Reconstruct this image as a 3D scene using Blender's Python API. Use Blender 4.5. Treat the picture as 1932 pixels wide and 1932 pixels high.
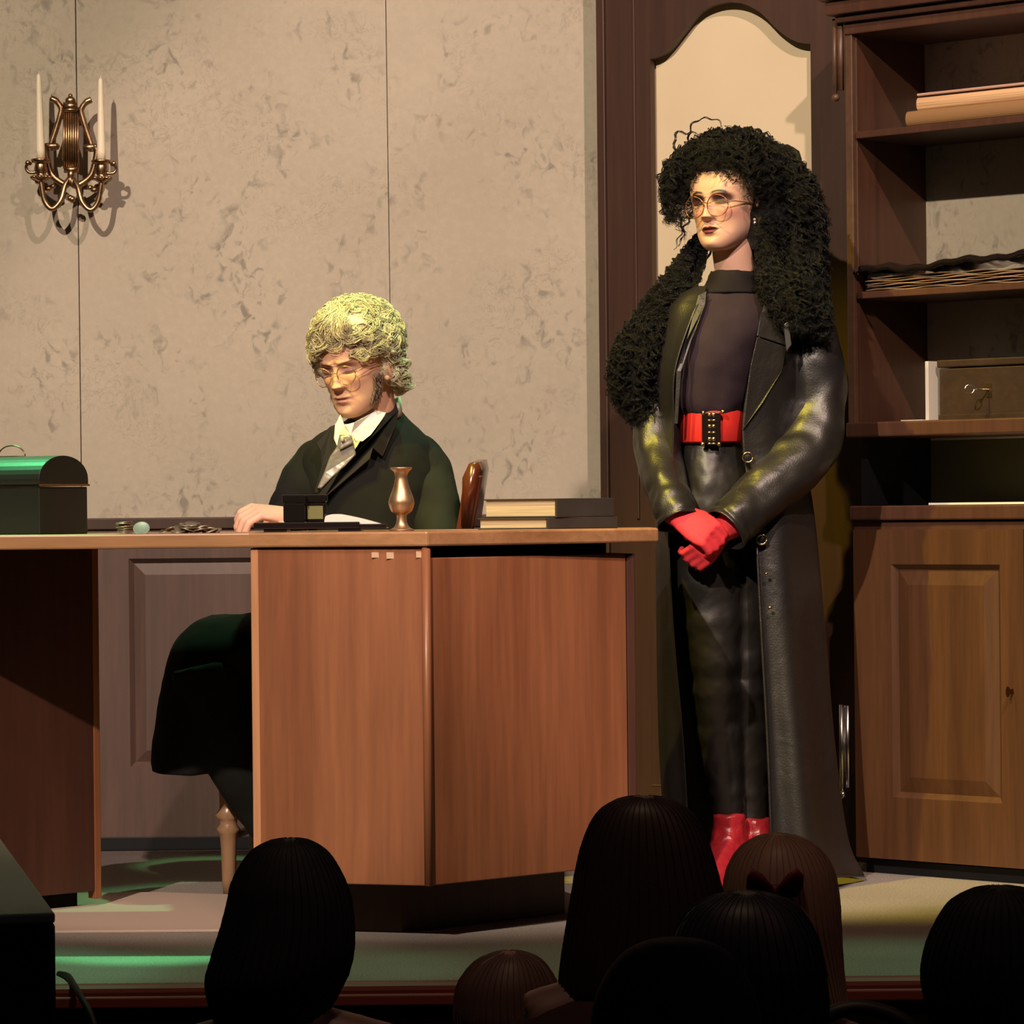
import bpy, bmesh, math, random
import numpy as np
from mathutils import Vector, Matrix, noise
random.seed(7)
PI = math.pi
S = bpy.context.scene
for o in list(bpy.data.objects): bpy.data.objects.remove(o)
C = S.collection

# ------------------------------------------------------------ camera, world, stage and added lamps, exposure
F = 6690.0; ROLL = 0.010; EYE = 0.82
cam_d = bpy.data.cameras.new('camera'); cam = bpy.data.objects.new('camera', cam_d); C.objects.link(cam)
cam_d.sensor_width = 36; cam_d.lens = 36 * F / 1932; cam_d.clip_start = 0.05; cam_d.clip_end = 100
cam.matrix_world = Matrix.Translation((0, 0, EYE)) @ Matrix.Rotation(PI/2, 4, 'X') @ Matrix.Rotation(-ROLL, 4, 'Z')
S.camera = cam
S.view_settings.view_transform = 'Standard'; S.view_settings.look = 'None'
S.view_settings.exposure = 0.0; S.view_settings.gamma = 1.0; S.view_settings.use_curve_mapping = False
wd = bpy.data.worlds.new('world'); S.world = wd; wd.use_nodes = True
wd.node_tree.nodes['Background'].inputs[0].default_value = (0.9, 0.75, 0.85, 1)
wd.node_tree.nodes['Background'].inputs[1].default_value = 0.006

def spot(name, loc, aim, energy, color, angle=30, blend=0.4, size=0.08):
    d = bpy.data.lights.new(name, 'SPOT'); d.energy = energy; d.color = color
    d.spot_size = math.radians(angle); d.spot_blend = blend; d.shadow_soft_size = size
    o = bpy.data.objects.new(name, d); C.objects.link(o); o.location = loc
    o.rotation_euler = (Vector(aim) - Vector(loc)).to_track_quat('-Z', 'Y').to_euler()
    return o
PEACH = (1.0, 0.72, 0.50)
spot('front_spot_warm', (-2.4, 0.6, 5.3), (-0.45, 8.0, 1.55), 2600, (1.0, 0.81, 0.62), 28, .22, .05)
spot('front_spot_pink', (1.3, 3.4, 5.0), (0.42, 7.7, 1.5), 900, (1.0, 0.72, 0.62), 31, .35, .05)
spot('overhead_spot_yellow', (-1.5, 6.2, 4.2), (-0.33, 7.7, 1.15), 430, (1.0, 0.95, 0.16), 9, .5, .03)
spot('overhead_spot_yellow_right', (-1.3, 6.0, 4.2), (0.55, 7.75, 0.65), 620, (1.0, 0.78, 0.06), 25, .5, .03)
spot('overhead_spot_green', (0.3, 8.35, 4.3), (-0.32, 7.7, 1.1), 330, (0.30, 1.0, 0.40), 14, .5, .04)
spot('overhead_spot_green_front', (0.7, 6.2, 4.5), (-0.30, 7.72, 1.24), 420, (0.36, 1.0, 0.34), 5, .5, .03)
spot('chest_spot_green', (-1.9, 7.9, 3.6), (-1.0, 7.02, .9), 1100, (0.16, 1.0, 0.36), 8, .6, .03)
for k_, (x_, e_) in enumerate(((-1.0, 330), (-.45, 130), (.1, 70), (.7, 150), (1.2, 170))):
    spot('edge_spot_green', (x_, 7.0, 4.3), (x_, 6.40, 0.0), e_, (0.36, 1.0, 0.50), 12, .9, .05)
spot('added_case_fill', (-1.1, 4.7, 3.2), (-1.0, 4.6, 0.3), 14, (0.75, 1.0, 0.62), 34, .5, .1)  # added green fill so the case lid shows, no known source
spot('added_apron_wash', (0.1, 4.5, 3.2), (0.1, 6.24, -.05), 60, (1.0, 0.62, 0.40), 64, .6, .1)  # added warm wash to lift the stage apron, no known source
spot('hall_spot_red', (2.5, 3.5, 3.2), (0.3, 5.4, 0.0), 20, (1.0, 0.45, 0.45), 50, .8, .1)

# ------------------------------------------------------------ helpers
def W(x, y, Y):
    """photo pixel -> point at distance Y"""
    u = x - 966.0; v = 966.0 - y
    a = u*math.cos(ROLL) + v*math.sin(ROLL); b = -u*math.sin(ROLL) + v*math.cos(ROLL)
    return Vector((a*Y/F, Y, EYE + b*Y/F))
def lerp(a, b, t): return a + (b-a)*t
def smooth(a, b, t):
    t = max(0, min(1, (t-a)/(b-a))); return t*t*(3-2*t)
def interp(tab, t):
    if t <= tab[0][0]: return tab[0][1:]
    for a, b in zip(tab, tab[1:]):
        if t <= b[0]:
            k = (t-a[0])/(b[0]-a[0]); return [lerp(p, q, k) for p, q in zip(a[1:], b[1:])]
    return tab[-1][1:]
def catmull(P, n):
    P = [Vector(p) for p in P]; Q = [P[0]*2-P[1]] + P + [P[-1]*2-P[-2]]; out = []
    for i in range(1, len(Q)-2):
        p0, p1, p2, p3 = Q[i-1:i+3]
        for k in range(n):
            t = k/n
            out.append(.5*((2*p1)+(p2-p0)*t+(2*p0-5*p1+4*p2-p3)*t*t+(3*p1-p0-3*p2+p3)*t**3))
    out.append(P[-1]); return out
def catn(rows, n):      # catmull for tuples of any length
    L = len(rows[0]); cols = []
    Q = [tuple(2*a-b for a, b in zip(rows[0], rows[1]))] + list(rows) + [tuple(2*a-b for a, b in zip(rows[-1], rows[-2]))]
    out = []
    for i in range(1, len(Q)-2):
        for k in range(n):
            t = k/n
            out.append(tuple(.5*((2*Q[i][j])+(Q[i+1][j]-Q[i-1][j])*t+(2*Q[i-1][j]-5*Q[i][j]+4*Q[i+1][j]-Q[i+2][j])*t*t+(3*Q[i][j]-Q[i-1][j]-3*Q[i+1][j]+Q[i+2][j])*t**3) for j in range(L)))
    out.append(tuple(rows[-1])); return out

class MB:
    def __init__(s): s.v = []; s.f = []
    def add(s, vs, fs):
        n = len(s.v); s.v += [Vector(p) for p in vs]; s.f += [[i+n for i in f] for f in fs]; return s
    def box(s, c, d, M=None):
        x, y, z = d[0]/2, d[1]/2, d[2]/2; c = Vector(c)
        vs = [c+Vector(p) for p in ((-x,-y,-z),(x,-y,-z),(x,y,-z),(-x,y,-z),(-x,-y,z),(x,-y,z),(x,y,z),(-x,y,z))]
        if M: vs = [M @ p for p in vs]
        return s.add(vs, [(0,3,2,1),(4,5,6,7),(0,1,5,4),(1,2,6,5),(2,3,7,6),(3,0,4,7)])
    def rings(s, R, closed=True, cap=True):
        n = len(R[0]); vs = [p for r in R for p in r]; fs = []
        for i in range(len(R)-1):
            for j in range(n if closed else n-1):
                k = (j+1) % n
                fs.append((i*n+j, i*n+k, (i+1)*n+k, (i+1)*n+j))
        if cap and closed:
            fs.append(tuple(reversed(range(n)))); fs.append(tuple((len(R)-1)*n+j for j in range(n)))
        return s.add(vs, fs)
    def tube(s, P, r, seg=8, cap=True, flat=1.0, up=None):
        P = [Vector(p) for p in P]; N = len(P)
        rr = [r]*N if not hasattr(r, '__len__') else r
        R = []; T0 = (P[1]-P[0]).normalized()
        a = Vector(up) if up else (Vector((0,0,1)) if abs(T0.z) < .9 else Vector((1,0,0)))
        nrm = (a - T0*a.dot(T0)).normalized()
        for i in range(N):
            T = (P[min(i+1, N-1)] - P[max(i-1, 0)]).normalized()
            nrm = (nrm - T*nrm.dot(T)).normalized(); b = T.cross(nrm)
            R.append([P[i] + nrm*(rr[i]*flat*math.cos(t)) + b*(rr[i]*math.sin(t)) for t in [2*PI*k/seg for k in range(seg)]])
        return s.rings(R, True, cap)
    def lathe(s, prof, c, seg=24, M=None):
        c = Vector(c); R = []
        for r, z in prof:
            q = [Vector((r*math.cos(2*PI*k/seg), r*math.sin(2*PI*k/seg), z)) for k in range(seg)]
            if M: q = [M @ p for p in q]
            R.append([c+p for p in q])
        return s.rings(R)
    def ball(s, c, r, seg=16, M=None):
        c = Vector(c); r = r if hasattr(r, '__len__') else (r, r, r)
        pr = [(math.sin(PI*i/seg), -math.cos(PI*i/seg)) for i in range(seg+1)]; pr[0] = (.01, -1); pr[-1] = (.01, 1)
        R = []
        for q, z in pr:
            ring = [Vector((q*r[0]*math.cos(2*PI*k/(2*seg)), q*r[1]*math.sin(2*PI*k/(2*seg)), z*r[2])) for k in range(2*seg)]
            if M: ring = [M @ p for p in ring]
            R.append([c+p for p in ring])
        return s.rings(R)
    def prism(s, poly, fn, t0, t1):
        """poly: 2-D outline, fn(a,b,t)->point"""
        n = len(poly)
        vs = [fn(a, b, t0) for a, b in poly] + [fn(a, b, t1) for a, b in poly]
        fs = [tuple(reversed(range(n))), tuple(range(n, 2*n))] + [(i, (i+1) % n, n+(i+1) % n, n+i) for i in range(n)]
        return s.add(vs, fs)
    def build(s, name, mat, parent=None, sm=True, bevel=0, label=None, fix=True):
        me = bpy.data.meshes.new(name); me.from_pydata([tuple(v) for v in s.v], [], s.f); me.update()
        if fix:
            bm = bmesh.new(); bm.from_mesh(me); bmesh.ops.recalc_face_normals(bm, faces=bm.faces); bm.to_mesh(me); bm.free()
        o = bpy.data.objects.new(name, me); C.objects.link(o); me.materials.append(mat)
        if sm:
            for p in me.polygons: p.use_smooth = True
        if bevel:
            b = o.modifiers.new('bevel', 'BEVEL'); b.width = bevel; b.segments = 2; b.limit_method = 'ANGLE'; b.angle_limit = math.radians(40)
            if sm is False:
                for p in me.polygons: p.use_smooth = False
        if parent: adopt(o, parent)
        if label: o['label'] = label
        return o
def adopt(o, parent):
    o.parent = parent
    M = Matrix.Identity(4); q = parent; 
    o.matrix_parent_inverse = parent['_w'].inverted() if False else Matrix.Translation(-base_of(parent))
BASE = {}
def base_of(o): return BASE.get(o.name, Vector((0, 0, 0)))
def thing(name, label, cat, loc, group=None):
    o = bpy.data.objects.new(name, None); C.objects.link(o); o.location = loc; o.empty_display_size = .05
    BASE[o.name] = Vector(loc); o['label'] = label; o['category'] = cat
    if group: o['group'] = group
    return o
def tag(o, label, cat, group=None):
    o['label'] = label; o['category'] = cat
    if group: o['group'] = group
    return o
def struct(o): o['kind'] = 'structure'; return o
def mod_solid(o, t, off=0):
    m = o.modifiers.new('thick', 'SOLIDIFY'); m.thickness = t; m.offset = off; return o
def mod_sub(o, n=1):
    m = o.modifiers.new('sub', 'SUBSURF'); m.levels = n; m.render_levels = n; return o
def mod_fuse(o, vox, it=6):
    m = o.modifiers.new('fuse', 'REMESH'); m.mode = 'VOXEL'; m.voxel_size = vox; m.use_smooth_shade = True
    k = o.modifiers.new('relax', 'SMOOTH'); k.factor = .6; k.iterations = it; return o
def mod_fold(o, strength, scale, depth=2):
    t = bpy.data.textures.new('folds', 'CLOUDS'); t.noise_scale = scale; t.noise_depth = depth
    m = o.modifiers.new('folds', 'DISPLACE'); m.texture = t; m.strength = strength; m.mid_level = .5; m.texture_coords = 'GLOBAL'; return o
def apply_mods(o):
    dg = bpy.context.evaluated_depsgraph_get(); dg.update()
    me = bpy.data.meshes.new_from_object(o.evaluated_get(dg)); o.modifiers.clear(); o.data = me; return o

# ------------------------------------------------------------ materials
def newmat(name, col=(.5,.5,.5), rough=.6, metal=0, spec=.5, coat=0):
    m = bpy.data.materials.new(name); m.use_nodes = True; b = m.node_tree.nodes['Principled BSDF']
    b.inputs['Base Color'].default_value = (*col, 1); b.inputs['Roughness'].default_value = rough
    b.inputs['Metallic'].default_value = metal; b.inputs['Specular IOR Level'].default_value = spec
    b.inputs['Coat Weight'].default_value = coat; b.inputs['Coat Roughness'].default_value = .2
    return m
def nz(m, scale, detail=4, rough=.55, vec=None, stretch=None, dist=0):
    nt = m.node_tree; tc = nt.nodes.new('ShaderNodeTexCoord'); mp = nt.nodes.new('ShaderNodeMapping')
    nt.links.new(tc.outputs['Object'], mp.inputs[0])
    if stretch: mp.inputs['Scale'].default_value = stretch
    n = nt.nodes.new('ShaderNodeTexNoise'); n.inputs['Scale'].default_value = scale; n.inputs['Detail'].default_value = detail
    n.inputs['Roughness'].default_value = rough; n.inputs['Distortion'].default_value = dist
    nt.links.new(mp.outputs[0], n.inputs['Vector']); return n
def ramp(m, sock, stops):
    r = m.node_tree.nodes.new('ShaderNodeValToRGB'); e = r.color_ramp.elements
    while len(e) < len(stops): e.new(.5)
    for i, (p, c) in enumerate(stops): e[i].position = p; e[i].color = (*c, 1) if len(c) == 3 else c
    m.node_tree.links.new(sock, r.inputs[0]); return r
def mix(m, fac, a, b, mode='MIX'):
    x = m.node_tree.nodes.new('ShaderNodeMix'); x.data_type = 'RGBA'; x.blend_type = mode
    L = m.node_tree.links
    for s, v in ((x.inputs[0], fac), (x.inputs[6], a), (x.inputs[7], b)):
        if hasattr(v, 'links'): L.new(v, s)
        else: s.default_value = v if not isinstance(v, tuple) else (*v, 1)
    return x.outputs[2]
def setcol(m, sock): m.node_tree.links.new(sock, m.node_tree.nodes['Principled BSDF'].inputs['Base Color'])
def bump(m, sock, strength, dist=.002):
    b = m.node_tree.nodes.new('ShaderNodeBump'); b.inputs['Strength'].default_value = strength; b.inputs['Distance'].default_value = dist
    m.node_tree.links.new(sock, b.inputs['Height']); m.node_tree.links.new(b.outputs[0], m.node_tree.nodes['Principled BSDF'].inputs['Normal'])
def wood(name, dark, light, rough=.45, axis='z', scale=9, bs=.15, coat=0):
    m = newmat(name, rough=rough, coat=coat)
    st = {'z': (1, 1, .06), 'x': (.06, 1, 1), 'y': (1, .06, 1)}[axis]
    a = nz(m, scale, 3, .6, stretch=st, dist=.6); b = nz(m, scale*9, 4, .6, stretch=st)
    r = ramp(m, a.outputs[0], [(.3, dark), (.7, light)])
    r2 = ramp(m, b.outputs[0], [(.3, (.8, .8, .8)), (.7, (1.08, 1.08, 1.08))])
    setcol(m, mix(m, 1.0, r.outputs[0], r2.outputs[0], 'MULTIPLY')); bump(m, b.outputs[0], bs, .001)
    return m
def cloth(name, col, rough=.9, bs=.3, sc=400, sheen=0):
    m = newmat(name, col, rough, spec=.2); n = nz(m, sc, 2); bump(m, n.outputs[0], bs, .0006)
    m.node_tree.nodes['Principled BSDF'].inputs['Sheen Weight'].default_value = sheen
    n2 = nz(m, 14, 3); r = ramp(m, n2.outputs[0], [(.3, tuple(c*.85 for c in col)), (.7, tuple(c*1.12 for c in col))]); setcol(m, r.outputs[0]); return m

def plaster_mat():
    m = newmat('painted_plaster', rough=.75, spec=.25)
    big = nz(m, 1.3, 2); base = ramp(m, big.outputs[0], [(.35, (.42, .37, .29)), (.7, (.51, .45, .355))])
    # sponged grey smudges gathered in drifts
    s1 = nz(m, 34, 3, .55, dist=.9, stretch=(1, 1, .75)); s2 = nz(m, 5.5, 3, .6, dist=.5); s3 = nz(m, 60, 3, .6)
    f1 = ramp(m, s1.outputs[0], [(.53, (0,0,0)), (.68, (1,1,1))]); f2 = ramp(m, s2.outputs[0], [(.44, (0,0,0)), (.62, (1,1,1))])
    mk = mix(m, 1.0, f1.outputs[0], f2.outputs[0], 'MULTIPLY')
    f3 = ramp(m, s3.outputs[0], [(.40, (.96,.96,.96)), (.7, (1.03,1.03,1.03))])
    c = mix(m, mk, base.outputs[0], (.27, .245, .20))
    # broken outlines of sponge marks
    v = nz(m, 16, 4, .6, dist=2.2); vr = ramp(m, v.outputs[0], [(.47, (0,0,0)), (.50, (1,1,1)), (.53, (0,0,0))])
    g = nz(m, 4, 2); gr = ramp(m, g.outputs[0], [(.5, (0,0,0)), (.62, (1,1,1))])
    mk2 = mix(m, 1.0, vr.outputs[0], gr.outputs[0], 'MULTIPLY')
    mk2h = mix(m, .55, (0.,0.,0.), mk2)
    c = mix(m, mk2h, c, (.31, .275, .22))
    setcol(m, mix(m, 1.0, c, f3.outputs[0], 'MULTIPLY')); bump(m, s1.outputs[0], .12, .002); return m
M_plaster = plaster_mat()
M_cream = newmat('cream_panel', (.70, .56, .36), .7); _n = nz(M_cream, 3, 3); setcol(M_cream, ramp(M_cream, _n.outputs[0], [(.3, (.64,.53,.35)), (.7, (.70,.58,.39))]).outputs[0])
M_dwood = wood('dark_stained_wood', (.042,.017,.010), (.066,.029,.016), .5, 'z', 6)
M_cabin = wood('cabinet_wood', (.060,.022,.012), (.095,.038,.020), .5, 'z', 8, coat=.1)
M_cabh = wood('cabinet_edge_wood', (.085,.042,.024), (.12,.062,.036), .45, 'x', 8)
M_door = wood('cupboard_oak', (.068,.027,.011), (.108,.046,.018), .45, 'z', 10)
M_wains = wood('wainscot_wood', (.080,.046,.036), (.115,.066,.052), .55, 'z', 7)
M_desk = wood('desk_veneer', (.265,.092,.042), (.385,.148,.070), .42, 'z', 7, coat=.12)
M_desk_shaded = wood('desk_veneer_shaded', (.055,.017,.011), (.078,.027,.016), .5, 'z', 7)  # darker copy of the desk veneer, shade under the top put into colour
M_top = wood('desktop_oak', (.36,.17,.075), (.52,.27,.13), .38, 'x', 9, coat=.2)
M_edge = wood('desk_pale_edge', (.60,.28,.14), (.72,.36,.20), .4, 'z', 7)
M_black = newmat('black_paint', (.006,.006,.008), .55, spec=.3)
M_dark = newmat('dark_gap', (.008,.006,.006), .9, spec=.1)
M_chair = wood('chair_mahogany', (.055,.011,.005), (.095,.022,.009), .22, 'z', 9, coat=.6)
M_turn = wood('turned_beech', (.30,.16,.09), (.42,.24,.14), .35, 'z', 12, coat=.3)
M_brass = newmat('old_brass', (.42,.27,.15), .33, 1.0); _n = nz(M_brass, 40, 3); setcol(M_brass, ramp(M_brass, _n.outputs[0], [(.3, (.24,.15,.085)), (.7, (.50,.33,.19))]).outputs[0])
M_brass2 = newmat('candlestick_brass', (.55,.36,.20), .42, .85); _n = nz(M_brass2, 50, 3); setcol(M_brass2, ramp(M_brass2, _n.outputs[0], [(.3, (.42,.27,.15)), (.7, (.62,.42,.25))]).outputs[0])
M_wax = newmat('candle_wax', (.88,.76,.58), .5); M_wax.node_tree.nodes['Principled BSDF'].inputs['Subsurface Weight'].default_value = .15
M_coin = newmat('coin_metal', (.42,.36,.27), .4, .8)
M_gold = newmat('polished_gold', (.85,.65,.35), .2, 1.0)
M_steel = newmat('steel', (.7,.68,.64), .25, 1.0)
M_chest = newmat('black_japanned_tin', (.020,.020,.017), .38, spec=.6); _n = nz(M_chest, 60, 3); bump(M_chest, _n.outputs[0], .15, .001)
M_page = newmat('page_block', rough=.8); _n = nz(M_page, 30, 3, stretch=(.2,.2,14)); setcol(M_page, ramp(M_page, _n.outputs[0], [(.35, (.36,.29,.18)), (.65, (.52,.43,.28))]).outputs[0])
M_paper = newmat('white_paper', (.80,.76,.68), .8)
M_bcov = cloth('book_cover_charcoal', (.035,.030,.028), .6, .3, 300)
M_glassd = newmat('dark_ink_glass', (.010,.008,.007), .08, spec=.7)
M_label = newmat('olive_label', (.16,.15,.05), .6)
M_lacq = newmat('black_lacquer', (.012,.008,.008), .15, spec=.6)
M_peach = newmat('peach_book_pages', (.72,.50,.32), .7); _n = nz(M_peach, 20, 3, stretch=(.2,.2,16)); setcol(M_peach, ramp(M_peach, _n.outputs[0], [(.35, (.52,.30,.14)), (.65, (.78,.50,.27))]).outputs[0])
M_tan = newmat('tan_board', (.28,.15,.06), .6)
def carpet_mat():
    m = newmat('stage_carpet', rough=.95, spec=.1); n = nz(m, 220, 3, .7); b = nz(m, 2.5, 3)
    r = ramp(m, n.outputs[0], [(.3, (.20,.175,.16)), (.7, (.40,.36,.33))]); r2 = ramp(m, b.outputs[0], [(.3, (.88,.88,.88)), (.7, (1.08,1.08,1.08))])
    setcol(m, mix(m, 1.0, r.outputs[0], r2.outputs[0], 'MULTIPLY')); bump(m, n.outputs[0], .8, .004); return m
M_carpet = carpet_mat()
M_nose = wood('stage_nosing', (.20,.040,.032), (.27,.062,.045), .45, 'x', 6)
M_apron = wood('stage_apron_wood', (.36,.17,.09), (.46,.23,.13), .6, 'x', 5)
def leather(name, col=(.010,.009,.009), rough=.30, bs=.35, sc=9):
    m = newmat(name, col, rough, spec=.75); n = nz(m, sc, 3, .5, dist=.6); n2 = nz(m, 260, 2)
    x = mix(m, .06, n.outputs[0], n2.outputs[0]); bump(m, x, bs, .02); return m
M_coat = leather('black_leather', (.016,.014,.014), .40, .40, 6)
M_legs = leather('black_leather_trousers', (.014,.012,.011), .45, .15, 9)
M_red = newmat('red_leather', (.40,.020,.030), .34, spec=.6); _n = nz(M_red, 30, 3, dist=.5); bump(M_red, _n.outputs[0], .35, .012)
M_glove = cloth('red_jersey_glove', (.86,.055,.075), .65, .3, 300)
M_belt = cloth('red_belt_fabric', (.70,.035,.028), .6, .2, 300)
M_shirt = cloth('aubergine_jersey', (.033,.021,.029), .8, .4, 300)
M_collarb = cloth('black_ribbed_collar', (.012,.009,.011), .8)
M_suit = cloth('black_suit_wool', (.009,.009,.008), .85, .4, 300)
M_lapel = cloth('black_suit_lapel', (.013,.011,.010), .7, .3, 300)
M_robe = cloth('black_trouser_wool', (.008,.008,.008), .95, .3, 300)
M_white = newmat('white_shirt_cotton', (.85,.80,.76), .7)
M_tie = newmat('grey_satin', (.22,.20,.19), .28, spec=.6, metal=.2); _n = nz(M_tie, 14, 2, dist=1.5); bump(M_tie, _n.outputs[0], .4, .01)
M_hairb = newmat('black_hair', (.006,.005,.006), .36, spec=.6)
for _h in (M_hairb,):
    _n = nz(_h, 160, 5, .7, dist=1.5); bump(_h, _n.outputs[0], 1.0, .012)
M_wig = newmat('ash_blond_wig', (.60,.52,.36), .5, spec=.4); _n = nz(M_wig, 25, 3); setcol(M_wig, ramp(M_wig, _n.outputs[0], [(.3, (.42,.34,.23)), (.7, (.70,.62,.45))]).outputs[0])
_n = nz(M_wig, 90, 4, .6, stretch=(1,1,.5), dist=2.0); bump(M_wig, _n.outputs[0], .7, .006)
M_side = newmat('sideburn_hair', (.20,.13,.09), .7)
M_lens = bpy.data.materials.new('spectacle_lens'); M_lens.use_nodes = True
_t = M_lens.node_tree; _t.nodes.clear(); _o = _t.nodes.new('ShaderNodeOutputMaterial'); _m = _t.nodes.new('ShaderNodeMixShader'); _a = _t.nodes.new('ShaderNodeBsdfTransparent'); _g = _t.nodes.new('ShaderNodeBsdfGlossy')
_g.inputs['Roughness'].default_value = .03; _a.inputs[0].default_value = (.95,.90,.90,1); _m.inputs[0].default_value = .04
_t.links.new(_a.outputs[0], _m.inputs[1]); _t.links.new(_g.outputs[0], _m.inputs[2]); _t.links.new(_m.outputs[0], _o.inputs[0])
def skin_mat():
    m = newmat('skin', rough=.5, spec=.4); a = m.node_tree.nodes.new('ShaderNodeAttribute'); a.attribute_name = 'tint'
    setcol(m, a.outputs['Color']); b = m.node_tree.nodes['Principled BSDF']
    b.inputs['Subsurface Weight'].default_value = .05; b.inputs['Subsurface Radius'].default_value = (.012,.005,.003); b.inputs['Subsurface Scale'].default_value = .15
    return m
M_skin = skin_mat()

# ------------------------------------------------------------ stage, back wall, wainscot
HALL = -.95
YW = 8.71                                   # back wall
struct(MB().box((0.2, 7.925, -.03), (7.4, 3.41, .06)).build('floor', M_carpet, sm=False))
struct(MB().box((0, 3.2, HALL-.03), (9, 6.6, .06)).build('floor', newmat('hall_floor', (.03,.024,.022), .7), sm=False))
struct(MB().tube([(-3.5, 6.215, -.014), (3.9, 6.215, -.014)], .014, 12).box((.2, 6.213, -.030), (7.4, .05, .020)).build('trim_1', M_nose, sm=False, bevel=.003))
struct(MB().box((.2, 6.24, -.052), (7.4, .045, .024)).build('trim_2', M_black, sm=False))
struct(MB().box((.2, 6.25, -.51), (7.4, .03, .88)).build('trim_3', M_apron, sm=False))
# three plaster flats with narrow gaps (they lean a touch like the photo's seams)
Zt = 2.6; Zb = .78
def wx(px, y): return W(px, y, YW)
def wall_flat(name, x0, x1, x2, x3, d=0):
    # x0,x1 left edge at top/bottom px, x2,x3 right edge
    mb = MB(); a, b = W(x0, 0, YW), W(x1, 970, YW); c, e = W(x2, 0, YW), W(x3, 970, YW)
    def ext(p, q, z): t = (z-p.z)/(q.z-p.z); return p + (q-p)*t
    tl, bl, tr, br = ext(a, b, Zt), ext(a, b, Zb), ext(c, e, Zt), ext(c, e, Zb)
    poly = [(bl.x, Zb), (br.x, Zb), (tr.x, Zt), (tl.x, Zt)]
    mb.prism(poly, lambda u, v, t: Vector((u, t, v)), YW+d, YW+d+.02)
    return struct(mb.build(name, M_plaster, sm=False, bevel=.0015))
wall_flat('wall_back', -1300, -1290, 141.5, 153.5)
wall_flat('wall_back', 142.8, 154.8, 727, 741, .004)
wall_flat('wall_back', 728.2, 741.9, 1158, 1168)
struct(MB().box((.2, YW+.05, .9), (7.4, .02, 3.4)).build('wall_back', M_dark, sm=False))
# wainscot: rail, stiles and raised panels
yw = YW - .02
mb = MB(); zc0, zc1 = .790, .815
struct(MB().box((-1.2, YW-.012, .8005), (3.5, .05, .029)).build('trim_4', M_dwood, sm=False, bevel=.003))
mb.box((-1.2, YW, .41), (3.5, .02, .76))
def raised(mb, fn, x0, x1, z0, z1, d0, d1, dr, bw, bv):
    """fielded panel: recess at depth dr, bevel up to d1; fn(x,z,depth)"""
    mb.add([fn(*p) for p in ((x0,z0,d0),(x1,z0,d0),(x1,z1,d0),(x0,z1,d0),(x0+bw,z0+bw,dr),(x1-bw,z0+bw,dr),(x1-bw,z1-bw,dr),(x0+bw,z1-bw,dr),
        (x0+bw+bv,z0+bw+bv,d1),(x1-bw-bv,z0+bw+bv,d1),(x1-bw-bv,z1-bw-bv,d1),(x0+bw+bv,z1-bw-bv,d1))],
        [(0,1,5,4),(1,2,6,5),(2,3,7,6),(3,0,4,7),(4,5,9,8),(5,6,10,9),(6,7,11,10),(7,4,8,11),(8,9,10,11)])
xs = [-2.95, -2.25, -1.60, -.99, -.38, .23]
z0p, z1p = .205, .715
fr = MB()
for i in range(len(xs)-1):
    a, b = xs[i]+.05, xs[i+1]-.05
    raised(fr, lambda x, z, d: Vector((x, yw-.01+d, z)), a, b, z0p, z1p, 0, .004, .014, .012, .028)
    fr.box(((xs[i]+xs[i+1])/2, yw-.005, (z1p+.786)/2), (xs[i+1]-xs[i], .01, .786-z1p)); fr.box(((xs[i]+xs[i+1])/2, yw-.005, (z0p+.034)/2), (xs[i+1]-xs[i], .01, z0p-.034))
    for q in (xs[i]+.025, xs[i+1]-.025): fr.box((q, yw-.005, (z0p+z1p)/2), (.05, .01, z1p-z0p))
mb.add(fr.v, fr.f); struct(mb.build('trim_5', M_wains, sm=False))
struct(MB().box((-1.2, YW-.02, .017), (3.5, .03, .034)).build('baseboard_back', M_black, sm=False, bevel=.002))

# ------------------------------------------------------------ angled dark wall with the arched cream panel
A0 = Vector((.235, 8.6)); va = math.radians(32); V = Vector((math.cos(va), -math.sin(va))); VN = Vector((-math.sin(va), -math.cos(va)))
def D(s, z, t): p = A0 + V*s + VN*t; return Vector((p.x, p.y, z))       # t towards the room
def sof(px, y):       # pixel -> s,z on the panel plane
    k = W(px, y, 1.0); m = k.x; s = (A0.y*m - A0.x)/(V.x - m*V.y); Y = A0.y+V.y*s; return s, EYE+(k.z-EYE)*Y
arch = [sof(*p) for p in catn([(1235,113),(1252,106),(1272,92),(1296,62),(1325,27),(1355,11),(1385,6),(1415,11),(1445,28),(1475,58),(1500,76),(1520,83),(1537,84)], 4)]
arch = arch[:-1] + [(arch[-1][0], arch[-1][1])]
sl, sr = sof(1235, 500)[0], sof(1537, 500)[0]; zb = 1.0
top = 2.6; w_s = .78
m1 = MB()
n = len(arch)
for i in range(n-1):       # strip above the arch
    (a, za), (b, zb2) = arch[i], arch[i+1]
    m1.prism([(a, za), (b, zb2), (b, top), (a, top)], D, 0, .022)
m1.prism([(0, 0), (arch[0][0], 0), (arch[0][0], top), (0, top)], D, 0, .022)
m1.prism([(arch[-1][0], 0), (w_s, 0), (w_s, top), (arch[-1][0], top)], D, 0, .022)
m1.prism([(arch[0][0], 0), (arch[-1][0], 0), (arch[-1][0], zb), (arch[0][0], zb)], D, 0, .022)
struct(m1.build('wall_right', M_dwood, sm=False))
struct(MB().prism([(-.005, 0), (.018, 0), (.018, top), (-.005, top)], D, .018, .032).build('trim_6', M_dwood, sm=False, bevel=.003))
struct(MB().prism([(.092, zb-.2), (.100, zb-.2), (.100, 2.5), (.092, 2.5)], D, .020, .027).build('trim_7', M_dwood, sm=False, bevel=.002))
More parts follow.
